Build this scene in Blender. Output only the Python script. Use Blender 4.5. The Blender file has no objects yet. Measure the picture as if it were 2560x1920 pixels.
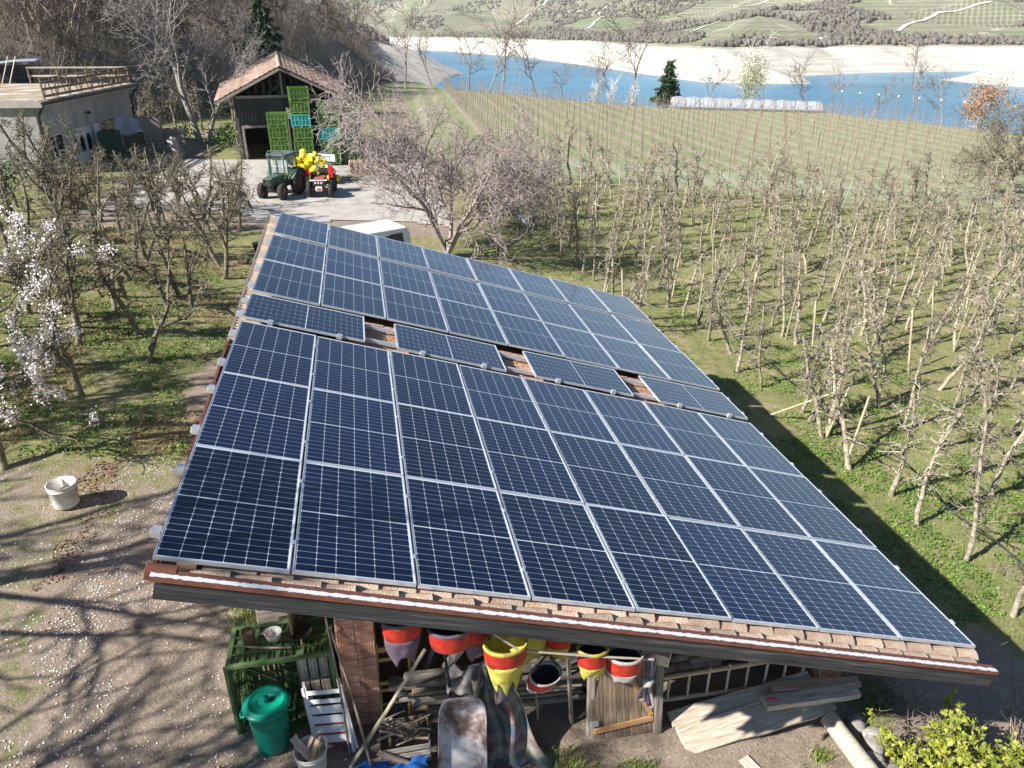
import bpy, bmesh, math, random
import numpy as np
from mathutils import Vector, Matrix

random.seed(7)
rad = math.radians
scene = bpy.context.scene
COL = scene.collection

# ------------------------------------------------------------------ camera, sky, sun, exposure
cam_d = bpy.data.cameras.new('camera')
cam = bpy.data.objects.new('camera', cam_d)
COL.objects.link(cam)
cam_d.sensor_width = 36.0
cam_d.lens = 36.0 * 1862 / 2560
cam_d.clip_start = 0.1
cam_d.clip_end = 8000
PIT, YAW = rad(25.55), rad(11.05)
CAM = Vector((1.85, -5.05, 8.20))
FW = Vector((math.sin(YAW) * math.cos(PIT), math.cos(YAW) * math.cos(PIT), -math.sin(PIT)))
RT = Vector((math.cos(YAW), -math.sin(YAW), 0))
UP = RT.cross(FW)
m = Matrix((RT, UP, -FW)).transposed().to_4x4()
m.translation = CAM
cam.matrix_world = m
scene.camera = cam

SUN_AZ, SUN_EL = rad(71.0), rad(37.5)          # shadows fall towards azimuth 71 deg from +Y to +X
world = bpy.data.worlds.new('World')
scene.world = world
world.use_nodes = True
nt = world.node_tree
bg = nt.nodes['Background']
sky = nt.nodes.new('ShaderNodeTexSky')
sky.sky_type = 'NISHITA'
sky.sun_disc = False
sky.sun_elevation = SUN_EL
sky.sun_rotation = SUN_AZ + math.pi
sky.altitude = 550
sky.air_density = 1.0
sky.dust_density = 0.05
sky.ozone_density = 4.0
nt.links.new(sky.outputs[0], bg.inputs[0])
bg.inputs[1].default_value = 0.056

sun_d = bpy.data.lights.new('sun', 'SUN')
sun = bpy.data.objects.new('sun', sun_d)
COL.objects.link(sun)
sun_d.energy = 5.0
sun_d.angle = rad(0.53)
sun_d.color = (1.0, 0.945, 0.87)
to_sun = Vector((-math.sin(SUN_AZ) * math.cos(SUN_EL), -math.cos(SUN_AZ) * math.cos(SUN_EL), math.sin(SUN_EL)))
sun.rotation_euler = to_sun.to_track_quat('Z', 'Y').to_euler()

scene.view_settings.view_transform = 'Standard'
scene.view_settings.look = 'None'
scene.view_settings.gamma = 1
scene.view_settings.exposure = 1.12
scene.cycles.max_bounces = 6
scene.cycles.transparent_max_bounces = 8
scene.cycles.volume_bounces = 0

# ------------------------------------------------------------------ helpers
def tag(o, label=None, cat=None, group=None, kind=None):
    if label: o['label'] = label
    if cat: o['category'] = cat
    if group: o['group'] = group
    if kind: o['kind'] = kind
    return o

def thing(name, label, cat, loc=(0, 0, 0), rz=0.0, group=None, rot=None):
    o = bpy.data.objects.new(name, None)
    o.empty_display_size = 0.2
    COL.objects.link(o)
    o.location = loc
    o.rotation_euler = rot if rot else (0, 0, rz)
    return tag(o, label, cat, group)

def link(name, me, mat, parent=None, loc=None, rot=None, matrix=None):
    o = bpy.data.objects.new(name, me)
    COL.objects.link(o)
    if mat is not None and len(me.materials) == 0:
        me.materials.append(mat)
    if parent is not None: o.parent = parent
    if matrix is not None: o.matrix_local = matrix
    if loc is not None: o.location = loc
    if rot is not None: o.rotation_euler = rot
    return o

def copy_tree(o, parent=None):
    c = o.copy()
    COL.objects.link(c)
    if parent is not None: c.parent = parent
    for ch in list(o.children):
        copy_tree(ch, c)
    return c

def np_mesh(name, verts, faces, smooth=False):
    """verts (N,3) array, faces (M,k) int array: one mesh of k-gons"""
    me = bpy.data.meshes.new(name)
    verts = np.asarray(verts, np.float32); faces = np.asarray(faces, np.int32)
    k = faces.shape[1]
    me.vertices.add(len(verts)); me.vertices.foreach_set('co', verts.ravel())
    me.loops.add(faces.size); me.loops.foreach_set('vertex_index', faces.ravel())
    me.polygons.add(len(faces))
    me.polygons.foreach_set('loop_start', np.arange(0, faces.size, k, dtype=np.int32))
    me.polygons.foreach_set('loop_total', np.full(len(faces), k, np.int32))
    if smooth: me.polygons.foreach_set('use_smooth', np.ones(len(faces), bool))
    me.update(calc_edges=True)
    return me

class MB:
    def __init__(s): s.v = []; s.f = []; s.sm = []
    def add(s, vs, fs, smooth=False):
        b = len(s.v)
        s.v += [tuple(p) for p in vs]
        s.f += [tuple(b + i for i in f) for f in fs]
        s.sm += [smooth] * len(fs)
        return s
    def box(s, c, d, R=None):
        x, y, z = d[0] / 2, d[1] / 2, d[2] / 2
        vs = [Vector((a * x, b * y, e * z)) for a in (-1, 1) for b in (-1, 1) for e in (-1, 1)]
        if R is not None: vs = [R @ p for p in vs]
        c = Vector(c)
        return s.add([p + c for p in vs], [(0, 1, 3, 2), (4, 6, 7, 5), (0, 4, 5, 1), (2, 3, 7, 6), (0, 2, 6, 4), (1, 5, 7, 3)])
    def bb(s, x0, x1, y0, y1, z0, z1):
        return s.box(((x0 + x1) / 2, (y0 + y1) / 2, (z0 + z1) / 2), (x1 - x0, y1 - y0, z1 - z0))
    def beam(s, p0, p1, w, h, up=(0, 0, 1)):
        p0, p1 = Vector(p0), Vector(p1)
        d = (p1 - p0); L = d.length; d.normalize()
        u = Vector(up)
        sd = d.cross(u)
        if sd.length < 1e-4: sd = d.cross(Vector((1, 0, 0)))
        sd.normalize(); u = sd.cross(d)
        R = Matrix((d, sd, u)).transposed()
        return s.box((p0 + p1) / 2, (L, w, h), R)
    def tube(s, pts, r, n=8, caps=True, smooth=True):
        pts = [Vector(p) for p in pts]
        if not hasattr(r, '__len__'): r = [r] * len(pts)
        rings = []
        ref = Vector((0.31, 0.17, 0.93))
        for i, p in enumerate(pts):
            t = (pts[min(i + 1, len(pts) - 1)] - pts[max(i - 1, 0)]).normalized()
            a = t.cross(ref)
            if a.length < 1e-3: a = t.cross(Vector((1, 0, 0)))
            a.normalize(); b = t.cross(a)
            rings.append([p + (a * math.cos(2 * math.pi * k / n) + b * math.sin(2 * math.pi * k / n)) * r[i] for k in range(n)])
        vs = [q for g in rings for q in g]
        fs = []
        for i in range(len(pts) - 1):
            for k in range(n):
                k2 = (k + 1) % n
                fs.append((i * n + k, i * n + k2, (i + 1) * n + k2, (i + 1) * n + k))
        s.add(vs, fs, smooth)
        if caps:
            s.add(rings[0], [tuple(range(n))]); s.add(rings[-1], [tuple(reversed(range(n)))])
        return s
    def lathe(s, prof, n=20, c=(0, 0, 0), sx=1, sy=1, smooth=True, R=None):
        c = Vector(c)
        vs = []
        for (r, z) in prof:
            for k in range(n):
                a = 2 * math.pi * k / n
                p = Vector((r * sx * math.cos(a), r * sy * math.sin(a), z))
                if R is not None: p = R @ p
                vs.append(p + c)
        fs = []
        for i in range(len(prof) - 1):
            for k in range(n):
                k2 = (k + 1) % n
                fs.append((i * n + k, i * n + k2, (i + 1) * n + k2, (i + 1) * n + k))
        return s.add(vs, fs, smooth)
    def disc(s, c, r, n=20, sx=1, sy=1, R=None):
        c = Vector(c)
        vs = [Vector((r * sx * math.cos(2 * math.pi * k / n), r * sy * math.sin(2 * math.pi * k / n), 0)) for k in range(n)]
        if R is not None: vs = [R @ p for p in vs]
        return s.add([p + c for p in vs], [tuple(range(n))])
    def blob(s, c, r, seed=0, amp=0.25, sub=1, sc=(1, 1, 1)):
        bm = bmesh.new(); bmesh.ops.create_icosphere(bm, subdivisions=sub, radius=1)
        rg = random.Random(seed)
        vs = []
        for v in bm.verts:
            k = r * (1 + rg.uniform(-amp, amp))
            vs.append((c[0] + v.co.x * k * sc[0], c[1] + v.co.y * k * sc[1], c[2] + v.co.z * k * sc[2]))
        fs = [tuple(v.index for v in f.verts) for f in bm.faces]
        bm.free()
        return s.add(vs, fs, True)
    def mesh(s, name):
        me = bpy.data.meshes.new(name)
        me.from_pydata(s.v, [], s.f)
        if any(s.sm): me.polygons.foreach_set('use_smooth', s.sm)
        me.update()
        return me
    def build(s, name, mat, parent=None, loc=None, rot=None, bevel=0, matrix=None):
        o = link(name, s.mesh(name), mat, parent, loc, rot, matrix)
        if bevel:
            b = o.modifiers.new('bevel', 'BEVEL'); b.width = bevel; b.segments = 1; b.limit_method = 'ANGLE'
        return o

def frame_matrix(p0, p1, up=(0, 0, 1)):
    p0, p1 = Vector(p0), Vector(p1)
    d = (p1 - p0).normalized(); u = Vector(up)
    sd = u.cross(d)
    if sd.length < 1e-4: sd = Vector((0, 1, 0))
    sd.normalize(); u = d.cross(sd)
    M = Matrix((d, sd, u)).transposed().to_4x4(); M.translation = (p0 + p1) / 2
    return M

def plank(name, p0, p1, w, h, mat, parent=None, up=(0, 0, 1), bevel=0.004, rough=0.0, seed=0):
    """a board whose own x axis runs along its length, slightly warped"""
    L = (Vector(p1) - Vector(p0)).length
    rg = random.Random(seed + int(L * 1000))
    n = 6 if rough else 1
    mb = MB(); vs = []; fs = []
    for i in range(n + 1):
        x = -L / 2 + L * i / n
        dw = w / 2 * (1 + rg.uniform(-rough, rough)); dz = rg.uniform(-rough, rough) * h * 0.8
        vs += [(x, -dw, -h / 2 + dz), (x, dw, -h / 2 + dz), (x, dw, h / 2 + dz), (x, -dw, h / 2 + dz)]
        if i:
            b = 4 * (i - 1)
            for k in range(4):
                fs.append((b + k, b + 4 + k, b + 4 + (k + 1) % 4, b + (k + 1) % 4))
    fs += [(0, 1, 2, 3), (4 * n + 3, 4 * n + 2, 4 * n + 1, 4 * n)]
    mb.add(vs, fs)
    return mb.build(name, mat, parent, matrix=frame_matrix(p0, p1, up), bevel=bevel)

# value noise in numpy (used for terrain and scatter masks)
def _h(i, j, s):
    v = np.sin(i * 127.1 + j * 311.7 + s * 74.7) * 43758.5453
    return v - np.floor(v)
def vnoise(x, y, s=0):
    x = np.asarray(x, float); y = np.asarray(y, float)
    i, j = np.floor(x), np.floor(y); fx, fy = x - i, y - j
    fx = fx * fx * (3 - 2 * fx); fy = fy * fy * (3 - 2 * fy)
    return (_h(i, j, s) * (1 - fx) + _h(i + 1, j, s) * fx) * (1 - fy) + (_h(i, j + 1, s) * (1 - fx) + _h(i + 1, j + 1, s) * fx) * fy
def fbm(x, y, s=0, o=4):
    a, t, n = 0.5, 0, 0
    for k in range(o):
        t = t + a * vnoise(x * 2 ** k, y * 2 ** k, s + k * 11); n += a; a *= 0.5
    return t / n
def sm(a, b, t):
    t = np.clip((t - a) / (b - a), 0, 1)
    return t * t * (3 - 2 * t)

# ------------------------------------------------------------------ materials
def mat(name, cols, scale=4.0, detail=5.0, rough=0.75, bump=0.0, bscale=None, metal=0.0, coat=0.0, stretch=(1, 1, 1),
        rnd=0.0, spec=0.4, coords='Object', rough_var=0.0, lo=0.3, hi=0.7, trans=0.0, ior=1.45, alpha=1.0, sss=0.0):
    M = bpy.data.materials.new(name); M.use_nodes = True
    n = M.node_tree.nodes; l = M.node_tree.links; P = n['Principled BSDF']
    tc = n.new('ShaderNodeTexCoord'); mp = n.new('ShaderNodeMapping')
    l.new(tc.outputs[coords], mp.inputs['Vector'])
    mp.inputs['Scale'].default_value = stretch
    nz = n.new('ShaderNodeTexNoise'); nz.inputs['Scale'].default_value = scale; nz.inputs['Detail'].default_value = detail
    nz.inputs['Roughness'].default_value = 0.62
    l.new(mp.outputs[0], nz.inputs['Vector'])
    rp = n.new('ShaderNodeValToRGB'); el = rp.color_ramp.elements
    while len(el) < len(cols): el.new(0.5)
    for i, c in enumerate(cols):
        el[i].position = lo + (hi - lo) * i / max(1, len(cols) - 1)
        el[i].color = (*c, 1)
    if len(cols) == 1: el[1].color = (*cols[0], 1)
    l.new(nz.outputs['Fac'], rp.inputs[0])
    src = rp.outputs[0]
    if rnd:
        oi = n.new('ShaderNodeObjectInfo'); hs = n.new('ShaderNodeHueSaturation')
        mr = n.new('ShaderNodeMapRange'); mr.inputs['To Min'].default_value = 1 - rnd; mr.inputs['To Max'].default_value = 1 + rnd
        l.new(oi.outputs['Random'], mr.inputs['Value']); l.new(mr.outputs[0], hs.inputs['Value'])
        l.new(src, hs.inputs['Color']); src = hs.outputs[0]
    l.new(src, P.inputs['Base Color'])
    P.inputs['Roughness'].default_value = rough
    P.inputs['Metallic'].default_value = metal
    P.inputs['Specular IOR Level'].default_value = spec
    P.inputs['IOR'].default_value = ior
    if trans: P.inputs['Transmission Weight'].default_value = trans
    if alpha < 1: P.inputs['Alpha'].default_value = alpha
    if coat:
        P.inputs['Coat Weight'].default_value = coat; P.inputs['Coat Roughness'].default_value = 0.03; P.inputs['Coat IOR'].default_value = 1.5
    if rough_var:
        r2 = n.new('ShaderNodeMapRange'); r2.inputs['To Min'].default_value = rough - rough_var; r2.inputs['To Max'].default_value = rough + rough_var
        l.new(nz.outputs['Fac'], r2.inputs['Value']); l.new(r2.outputs[0], P.inputs['Roughness'])
    if bump:
        b = n.new('ShaderNodeBump'); b.inputs['Strength'].default_value = bump; b.inputs['Distance'].default_value = 0.02
        n2 = n.new('ShaderNodeTexNoise'); n2.inputs['Scale'].default_value = bscale or scale * 6; n2.inputs['Detail'].default_value = 6
        l.new(mp.outputs[0], n2.inputs['Vector']); l.new(n2.outputs['Fac'], b.inputs['Height']); l.new(b.outputs[0], P.inputs['Normal'])
    return M

WOODX = (0.6, 9, 9)     # grain along local x
MT = {}
MT['alu'] = mat('aluminium', [(0.6, 0.63, 0.67), (0.72, 0.75, 0.79)], 6, rough=0.38, metal=0.6)
MT['back'] = mat('panel_backsheet', [(0.52, 0.57, 0.64), (0.6, 0.65, 0.72)], 2, rough=0.5, coat=1.0, spec=0.0)
MT['cell'] = mat('silicon_cell', [(0.0015, 0.005, 0.02), (0.003, 0.008, 0.03)], 1.3, rough=0.22, coat=1.0, rnd=0.5, spec=0.24)
MT['cell'].node_tree.nodes['Principled BSDF'].inputs['Specular Tint'].default_value = (0.12, 0.42, 1.0, 1)   # blue anti-reflection coat of the silicon
MT['terra'] = mat('terracotta', [(0.16, 0.075, 0.05), (0.36, 0.19, 0.125), (0.45, 0.3, 0.215), (0.4, 0.35, 0.26)], 5, rough=0.9, bump=0.5, rnd=0.22, lo=0.25, hi=0.78)
MT['terra_old'] = mat('old_terracotta', [(0.2, 0.13, 0.1), (0.44, 0.3, 0.22), (0.5, 0.41, 0.32), (0.3, 0.29, 0.2)], 9, rough=0.95, bump=0.6, rnd=0.25, lo=0.25, hi=0.75)
MT['woodgrey'] = mat('weathered_wood', [(0.09, 0.08, 0.07), (0.25, 0.22, 0.19), (0.4, 0.36, 0.31)], 5, rough=0.85, bump=0.5, stretch=WOODX, rnd=0.25)
MT['woodbeam'] = mat('dark_weathered_beam', [(0.02, 0.02, 0.022), (0.05, 0.05, 0.052), (0.2, 0.19, 0.175)], 3.2, rough=0.8, bump=0.6, stretch=(0.35, 7, 7), lo=0.35, hi=0.78)
MT['woodtan'] = mat('tan_wood', [(0.24, 0.17, 0.1), (0.42, 0.31, 0.2), (0.55, 0.45, 0.33)], 4, rough=0.8, bump=0.4, stretch=WOODX, rnd=0.2)
MT['woodpale'] = mat('pale_old_wood', [(0.3, 0.24, 0.18), (0.52, 0.45, 0.36), (0.66, 0.6, 0.51)], 4, rough=0.85, bump=0.5, stretch=WOODX, rnd=0.15)
MT['woodbrown'] = mat('brown_boards', [(0.12, 0.08, 0.05), (0.22, 0.16, 0.11), (0.34, 0.27, 0.2)], 4, rough=0.8, bump=0.4, stretch=WOODX, rnd=0.2)
MT['woodorange'] = mat('orange_wood', [(0.36, 0.2, 0.08), (0.5, 0.3, 0.14)], 4, rough=0.7, bump=0.3, stretch=WOODX)
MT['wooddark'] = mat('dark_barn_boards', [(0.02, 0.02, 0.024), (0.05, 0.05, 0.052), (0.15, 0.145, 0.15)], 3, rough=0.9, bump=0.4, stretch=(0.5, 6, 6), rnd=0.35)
MT['chairyellow'] = mat('varnished_chair_wood', [(0.4, 0.24, 0.06), (0.55, 0.36, 0.12)], 4, rough=0.4, stretch=WOODX)
MT['whitepaint'] = mat('white_paint', [(0.62, 0.61, 0.6), (0.8, 0.8, 0.79)], 7, rough=0.5, bump=0.15)
MT['redpaint'] = mat('red_paint', [(0.4, 0.03, 0.02), (0.5, 0.05, 0.03)], 7, rough=0.5)
MT['rustred'] = mat('rust_red_sheet', [(0.1, 0.04, 0.028), (0.22, 0.085, 0.05)], 7, rough=0.75, bump=0.2)
MT['brick'] = mat('hollow_brick', [(0.36, 0.16, 0.1), (0.5, 0.27, 0.18), (0.58, 0.42, 0.33)], 6, rough=0.95, bump=0.4, rnd=0.16)
MT['mortar'] = mat('mortar', [(0.3, 0.27, 0.24), (0.42, 0.39, 0.35)], 12, rough=0.95, bump=0.4)
MT['concrete'] = mat('concrete_wall', [(0.24, 0.23, 0.215), (0.36, 0.345, 0.325), (0.42, 0.405, 0.385)], 1.2, rough=0.9, bump=0.2, stretch=(1, 1, 0.35))
MT['crategreen'] = mat('green_crate_plastic', [(0.07, 0.125, 0.045), (0.115, 0.185, 0.075)], 3, rough=0.5, bump=0.1, rnd=0.1)
MT['crategreen2'] = mat('bright_green_crate_plastic', [(0.08, 0.17, 0.035), (0.12, 0.23, 0.055)], 3, rough=0.5, rnd=0.12)
MT['crateteal'] = mat('teal_crate_plastic', [(0.05, 0.33, 0.29), (0.08, 0.42, 0.36)], 3, rough=0.5)
MT['binteal'] = mat('teal_bin_plastic', [(0.0, 0.2, 0.135), (0.006, 0.25, 0.17)], 3, rough=0.36, bump=0.05)
MT['bucketwhite'] = mat('dirty_white_plastic', [(0.42, 0.39, 0.34), (0.7, 0.68, 0.63), (0.78, 0.76, 0.72)], 6, rough=0.45, bump=0.1)
MT['redfab'] = mat('red_vinyl', [(0.16, 0.02, 0.015), (0.4, 0.025, 0.014), (0.5, 0.05, 0.03)], 9, rough=0.55, bump=0.2)
MT['yellowfab'] = mat('yellow_canvas', [(0.26, 0.23, 0.05), (0.44, 0.4, 0.07), (0.54, 0.5, 0.13)], 9, rough=0.9, bump=0.3)
MT['purplefab'] = mat('purple_canvas', [(0.08, 0.055, 0.085), (0.15, 0.11, 0.15)], 6, rough=0.9, bump=0.3)
MT['greyfab'] = mat('grey_canvas', [(0.3, 0.28, 0.26), (0.45, 0.42, 0.4)], 6, rough=0.9, bump=0.3)
MT['darkfab'] = mat('black_lining', [(0.02, 0.02, 0.022), (0.045, 0.045, 0.05)], 6, rough=0.8)
MT['rope'] = mat('rope', [(0.35, 0.3, 0.24), (0.55, 0.5, 0.42)], 60, rough=0.95)
MT['iron'] = mat('black_iron', [(0.02, 0.02, 0.02), (0.08, 0.075, 0.07)], 12, rough=0.45, metal=0.6, rough_var=0.15)
MT['rusttin'] = mat('rusty_tin', [(0.05, 0.03, 0.02), (0.18, 0.1, 0.05), (0.25, 0.17, 0.1)], 14, rough=0.7, metal=0.2)
MT['bluetarp'] = mat('blue_tarp', [(0.02, 0.14, 0.5), (0.03, 0.2, 0.62)], 5, rough=0.35, bump=0.1)
MT['tub'] = mat('rusted_enamel', [(0.05, 0.035, 0.03), (0.16, 0.12, 0.11), (0.42, 0.39, 0.4), (0.55, 0.53, 0.55)], 2.2, rough=0.5, bump=0.2, lo=0.36, hi=0.62)
MT['rubber'] = mat('rubber', [(0.025, 0.025, 0.025), (0.07, 0.066, 0.06)], 8, rough=0.85)
MT['tractorgreen'] = mat('tractor_green', [(0.05, 0.075, 0.05), (0.055, 0.115, 0.075), (0.08, 0.16, 0.11)], 5, rough=0.6)
MT['tractorred'] = mat('tractor_red', [(0.17, 0.07, 0.05), (0.3, 0.075, 0.06), (0.42, 0.14, 0.11)], 6, rough=0.55)
MT['darkmetal'] = mat('dark_metal', [(0.03, 0.03, 0.032), (0.07, 0.07, 0.075)], 6, rough=0.5, metal=0.3)
MT['slate'] = mat('grey_cab_roof', [(0.09, 0.1, 0.11), (0.14, 0.15, 0.16)], 4, rough=0.6)
MT['glass'] = mat('window_glass', [(0.02, 0.025, 0.03)], 4, rough=0.04, spec=0.8)
MT['whitecar'] = mat('white_car_paint', [(0.72, 0.73, 0.75)], 4, rough=0.25, coat=0.6)
MT['yellowpl'] = mat('yellow_plastic', [(0.66, 0.55, 0.02), (0.75, 0.67, 0.05)], 4, rough=0.4, rnd=0.1)
MT['redpl'] = mat('red_plastic', [(0.5, 0.02, 0.035), (0.6, 0.04, 0.05)], 4, rough=0.4)
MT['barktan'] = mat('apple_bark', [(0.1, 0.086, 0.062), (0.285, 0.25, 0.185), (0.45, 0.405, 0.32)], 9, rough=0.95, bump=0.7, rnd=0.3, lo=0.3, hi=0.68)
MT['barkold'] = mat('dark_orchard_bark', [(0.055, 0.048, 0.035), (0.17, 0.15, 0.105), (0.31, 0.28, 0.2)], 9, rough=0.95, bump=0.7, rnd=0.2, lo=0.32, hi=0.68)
MT['barkpink'] = mat('cherry_twigs', [(0.19, 0.15, 0.135), (0.36, 0.3, 0.285), (0.47, 0.41, 0.395)], 9, rough=0.9, bump=0.4)
MT['barkgrey'] = mat('grey_bark', [(0.15, 0.135, 0.125), (0.28, 0.26, 0.245), (0.38, 0.365, 0.35)], 7, rough=0.9, bump=0.4)
MT['barkwood'] = mat('woodland_bark', [(0.12, 0.095, 0.08), (0.25, 0.205, 0.175), (0.36, 0.31, 0.265)], 5, rough=0.95, rnd=0.3)
MT['barkwhite'] = mat('birch_bark', [(0.25, 0.24, 0.23), (0.68, 0.67, 0.65)], 4, rough=0.8, lo=0.3, hi=0.45)
MT['petal'] = mat('blossom_petals', [(0.76, 0.68, 0.67), (0.9, 0.88, 0.86)], 20, rough=0.7)
MT['leafy'] = mat('spring_leaves', [(0.1, 0.14, 0.012), (0.22, 0.26, 0.03), (0.36, 0.34, 0.06)], 9, rough=0.55)
MT['conifer'] = mat('conifer_needles', [(0.012, 0.03, 0.012), (0.04, 0.075, 0.025)], 3, rough=0.7, rnd=0.2)
MT['ivy'] = mat('ivy_leaves', [(0.03, 0.06, 0.015), (0.08, 0.14, 0.03)], 3, rough=0.5)
MT['orangeleaf'] = mat('dry_orange_leaves', [(0.3, 0.14, 0.06), (0.46, 0.25, 0.12)], 3, rough=0.8)
MT['birchleaf'] = mat('pale_birch_leaves', [(0.17, 0.19, 0.06), (0.3, 0.32, 0.12)], 3, rough=0.7)
MT['post'] = mat('rusty_posts', [(0.17, 0.11, 0.085), (0.28, 0.2, 0.16)], 4, rough=0.85, rnd=0.25)
MT['stake'] = mat('orchard_stake_wood', [(0.3, 0.26, 0.17), (0.46, 0.41, 0.3)], 6, rough=0.9, bump=0.3, rnd=0.2)
MT['hose'] = mat('black_hose', [(0.025, 0.03, 0.032), (0.05, 0.055, 0.06)], 5, rough=0.5)
MT['pipe'] = mat('grey_pipe', [(0.2, 0.22, 0.26), (0.3, 0.32, 0.36)], 5, rough=0.45)
MT['net'] = mat('white_net', [(0.5, 0.53, 0.57)], 3, rough=0.6, alpha=0.42)
MT['netgrey'] = mat('grey_blue_net', [(0.25, 0.29, 0.34), (0.33, 0.37, 0.42)], 3, rough=0.7)
MT['netteal'] = mat('teal_net', [(0.4, 0.5, 0.47)], 3, rough=0.6, alpha=0.1)
MT['plasticsheet'] = mat('clear_plastic_sheet', [(0.45, 0.47, 0.5), (0.6, 0.62, 0.66)], 3, rough=0.25, alpha=0.6)
MT['stone'] = mat('grey_stone', [(0.15, 0.14, 0.125), (0.29, 0.275, 0.25), (0.38, 0.36, 0.335)], 6, rough=0.95, bump=0.5, rnd=0.2)
MT['firewood'] = mat('firewood', [(0.2, 0.14, 0.1), (0.4, 0.3, 0.21), (0.56, 0.46, 0.36)], 8, rough=0.9, bump=0.4, rnd=0.25)
MT['brush'] = mat('cut_brushwood', [(0.16, 0.12, 0.09), (0.33, 0.27, 0.22)], 8, rough=0.95)
MT['bluesheet'] = mat('blue_grey_sheet_roof', [(0.2, 0.26, 0.34), (0.32, 0.38, 0.46)], 2, rough=0.5)
MT['plaid0'] = None

def plaid_mat():
    M = bpy.data.materials.new('plaid_wool'); M.use_nodes = True
    n = M.node_tree.nodes; l = M.node_tree.links; P = n['Principled BSDF']
    uv = n.new('ShaderNodeTexCoord'); sx = n.new('ShaderNodeSeparateXYZ')
    l.new(uv.outputs['UV'], sx.inputs[0])
    def bands(sock, cols, k):
        mlt = n.new('ShaderNodeMath'); mlt.operation = 'MULTIPLY'; mlt.inputs[1].default_value = k
        fr = n.new('ShaderNodeMath'); fr.operation = 'FRACT'; rp = n.new('ShaderNodeValToRGB')
        rp.color_ramp.interpolation = 'CONSTANT'; e = rp.color_ramp.elements
        while len(e) < len(cols): e.new(0.5)
        for i, c in enumerate(cols): e[i].position = i / len(cols); e[i].color = (*c, 1)
        l.new(sock, mlt.inputs[0]); l.new(mlt.outputs[0], fr.inputs[0]); l.new(fr.outputs[0], rp.inputs[0]); return rp.outputs[0]
    a = bands(sx.outputs[0], [(.1, .13, .1), (.3, .28, .22), (.06, .1, .16), (.2, .08, .1), (.12, .16, .1), (.3, .3, .28)], 2.2)
    b = bands(sx.outputs[1], [(.3, .27, .2), (.08, .14, .1), (.1, .12, .2), (.28, .22, .18), (.2, .08, .1)], 2.6)
    mx = n.new('ShaderNodeMix'); mx.data_type = 'RGBA'; mx.inputs[0].default_value = 0.5
    l.new(a, mx.inputs[6]); l.new(b, mx.inputs[7]); l.new(mx.outputs[2], P.inputs['Base Color'])
    P.inputs['Roughness'].default_value = 0.95
    return M
MT['plaid'] = plaid_mat()

def flashing_mat():
    """rusty sheet with a flaking band of white paint along it (local y across, x along)"""
    M = bpy.data.materials.new('painted_rusty_flashing'); M.use_nodes = True
    n = M.node_tree.nodes; l = M.node_tree.links; P = n['Principled BSDF']
    tc = n.new('ShaderNodeTexCoord'); sx = n.new('ShaderNodeSeparateXYZ'); l.new(tc.outputs['Object'], sx.inputs[0])
    mp = n.new('ShaderNodeMapping'); mp.inputs['Scale'].default_value = (1, 0.3, 0.3); l.new(tc.outputs['Object'], mp.inputs[0])
    nz = n.new('ShaderNodeTexNoise'); nz.inputs['Scale'].default_value = 14; nz.inputs['Detail'].default_value = 5; l.new(mp.outputs[0], nz.inputs['Vector'])
    ab = n.new('ShaderNodeMath'); ab.operation = 'ABSOLUTE'; off = n.new('ShaderNodeMath'); off.operation = 'ADD'; off.inputs[1].default_value = 0.022
    l.new(sx.outputs[1], off.inputs[0]); l.new(off.outputs[0], ab.inputs[0])
    mu = n.new('ShaderNodeMath'); mu.operation = 'MULTIPLY_ADD'; mu.inputs[1].default_value = -0.055; mu.inputs[2].default_value = 0.05
    l.new(nz.outputs[0], mu.inputs[0])
    lt = n.new('ShaderNodeMath'); lt.operation = 'LESS_THAN'; l.new(ab.outputs[0], lt.inputs[0]); l.new(mu.outputs[0], lt.inputs[1])
    rp = n.new('ShaderNodeValToRGB'); rp.color_ramp.elements[0].color = (.07, .032, .022, 1); rp.color_ramp.elements[1].color = (.2, .085, .055, 1)
    n2 = n.new('ShaderNodeTexNoise'); n2.inputs['Scale'].default_value = 9; n2.inputs['Detail'].default_value = 6; l.new(tc.outputs['Object'], n2.inputs['Vector']); l.new(n2.outputs[0], rp.inputs[0])
    mx = n.new('ShaderNodeMix'); mx.data_type = 'RGBA'; l.new(lt.outputs[0], mx.inputs[0]); l.new(rp.outputs[0], mx.inputs[6]); mx.inputs[7].default_value = (.68, .69, .7, 1)
    l.new(mx.outputs[2], P.inputs['Base Color']); P.inputs['Roughness'].default_value = 0.6
    return M
MT['flash'] = flashing_mat()
# ------------------------------------------------------------------ terrain
LAKE = -28.0
EDGE = [(10, 145), (16, 126), (44, 101), (62, 92), (70, 68), (78, 44), (92, 10), (105, -60)]
FOOT = [(-60, -40), (-31, 38), (-17, 64), (-3, 95), (7, 140), (24, 230), (38, 380), (55, 530), (80, 640), (102, 690), (80, 730), (-60, 800), (-500, 900)]
SHORE = [(-500, 1800), (60, 1560), (147, 1418), (226, 1062), (238, 763), (241, 628), (245, 545), (325, 505), (372, 600), (460, 636), (570, 640),
         (500, 585), (437, 546), (433, 489), (441, 455), (480, 370), (560, 220), (760, -50)]

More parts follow.
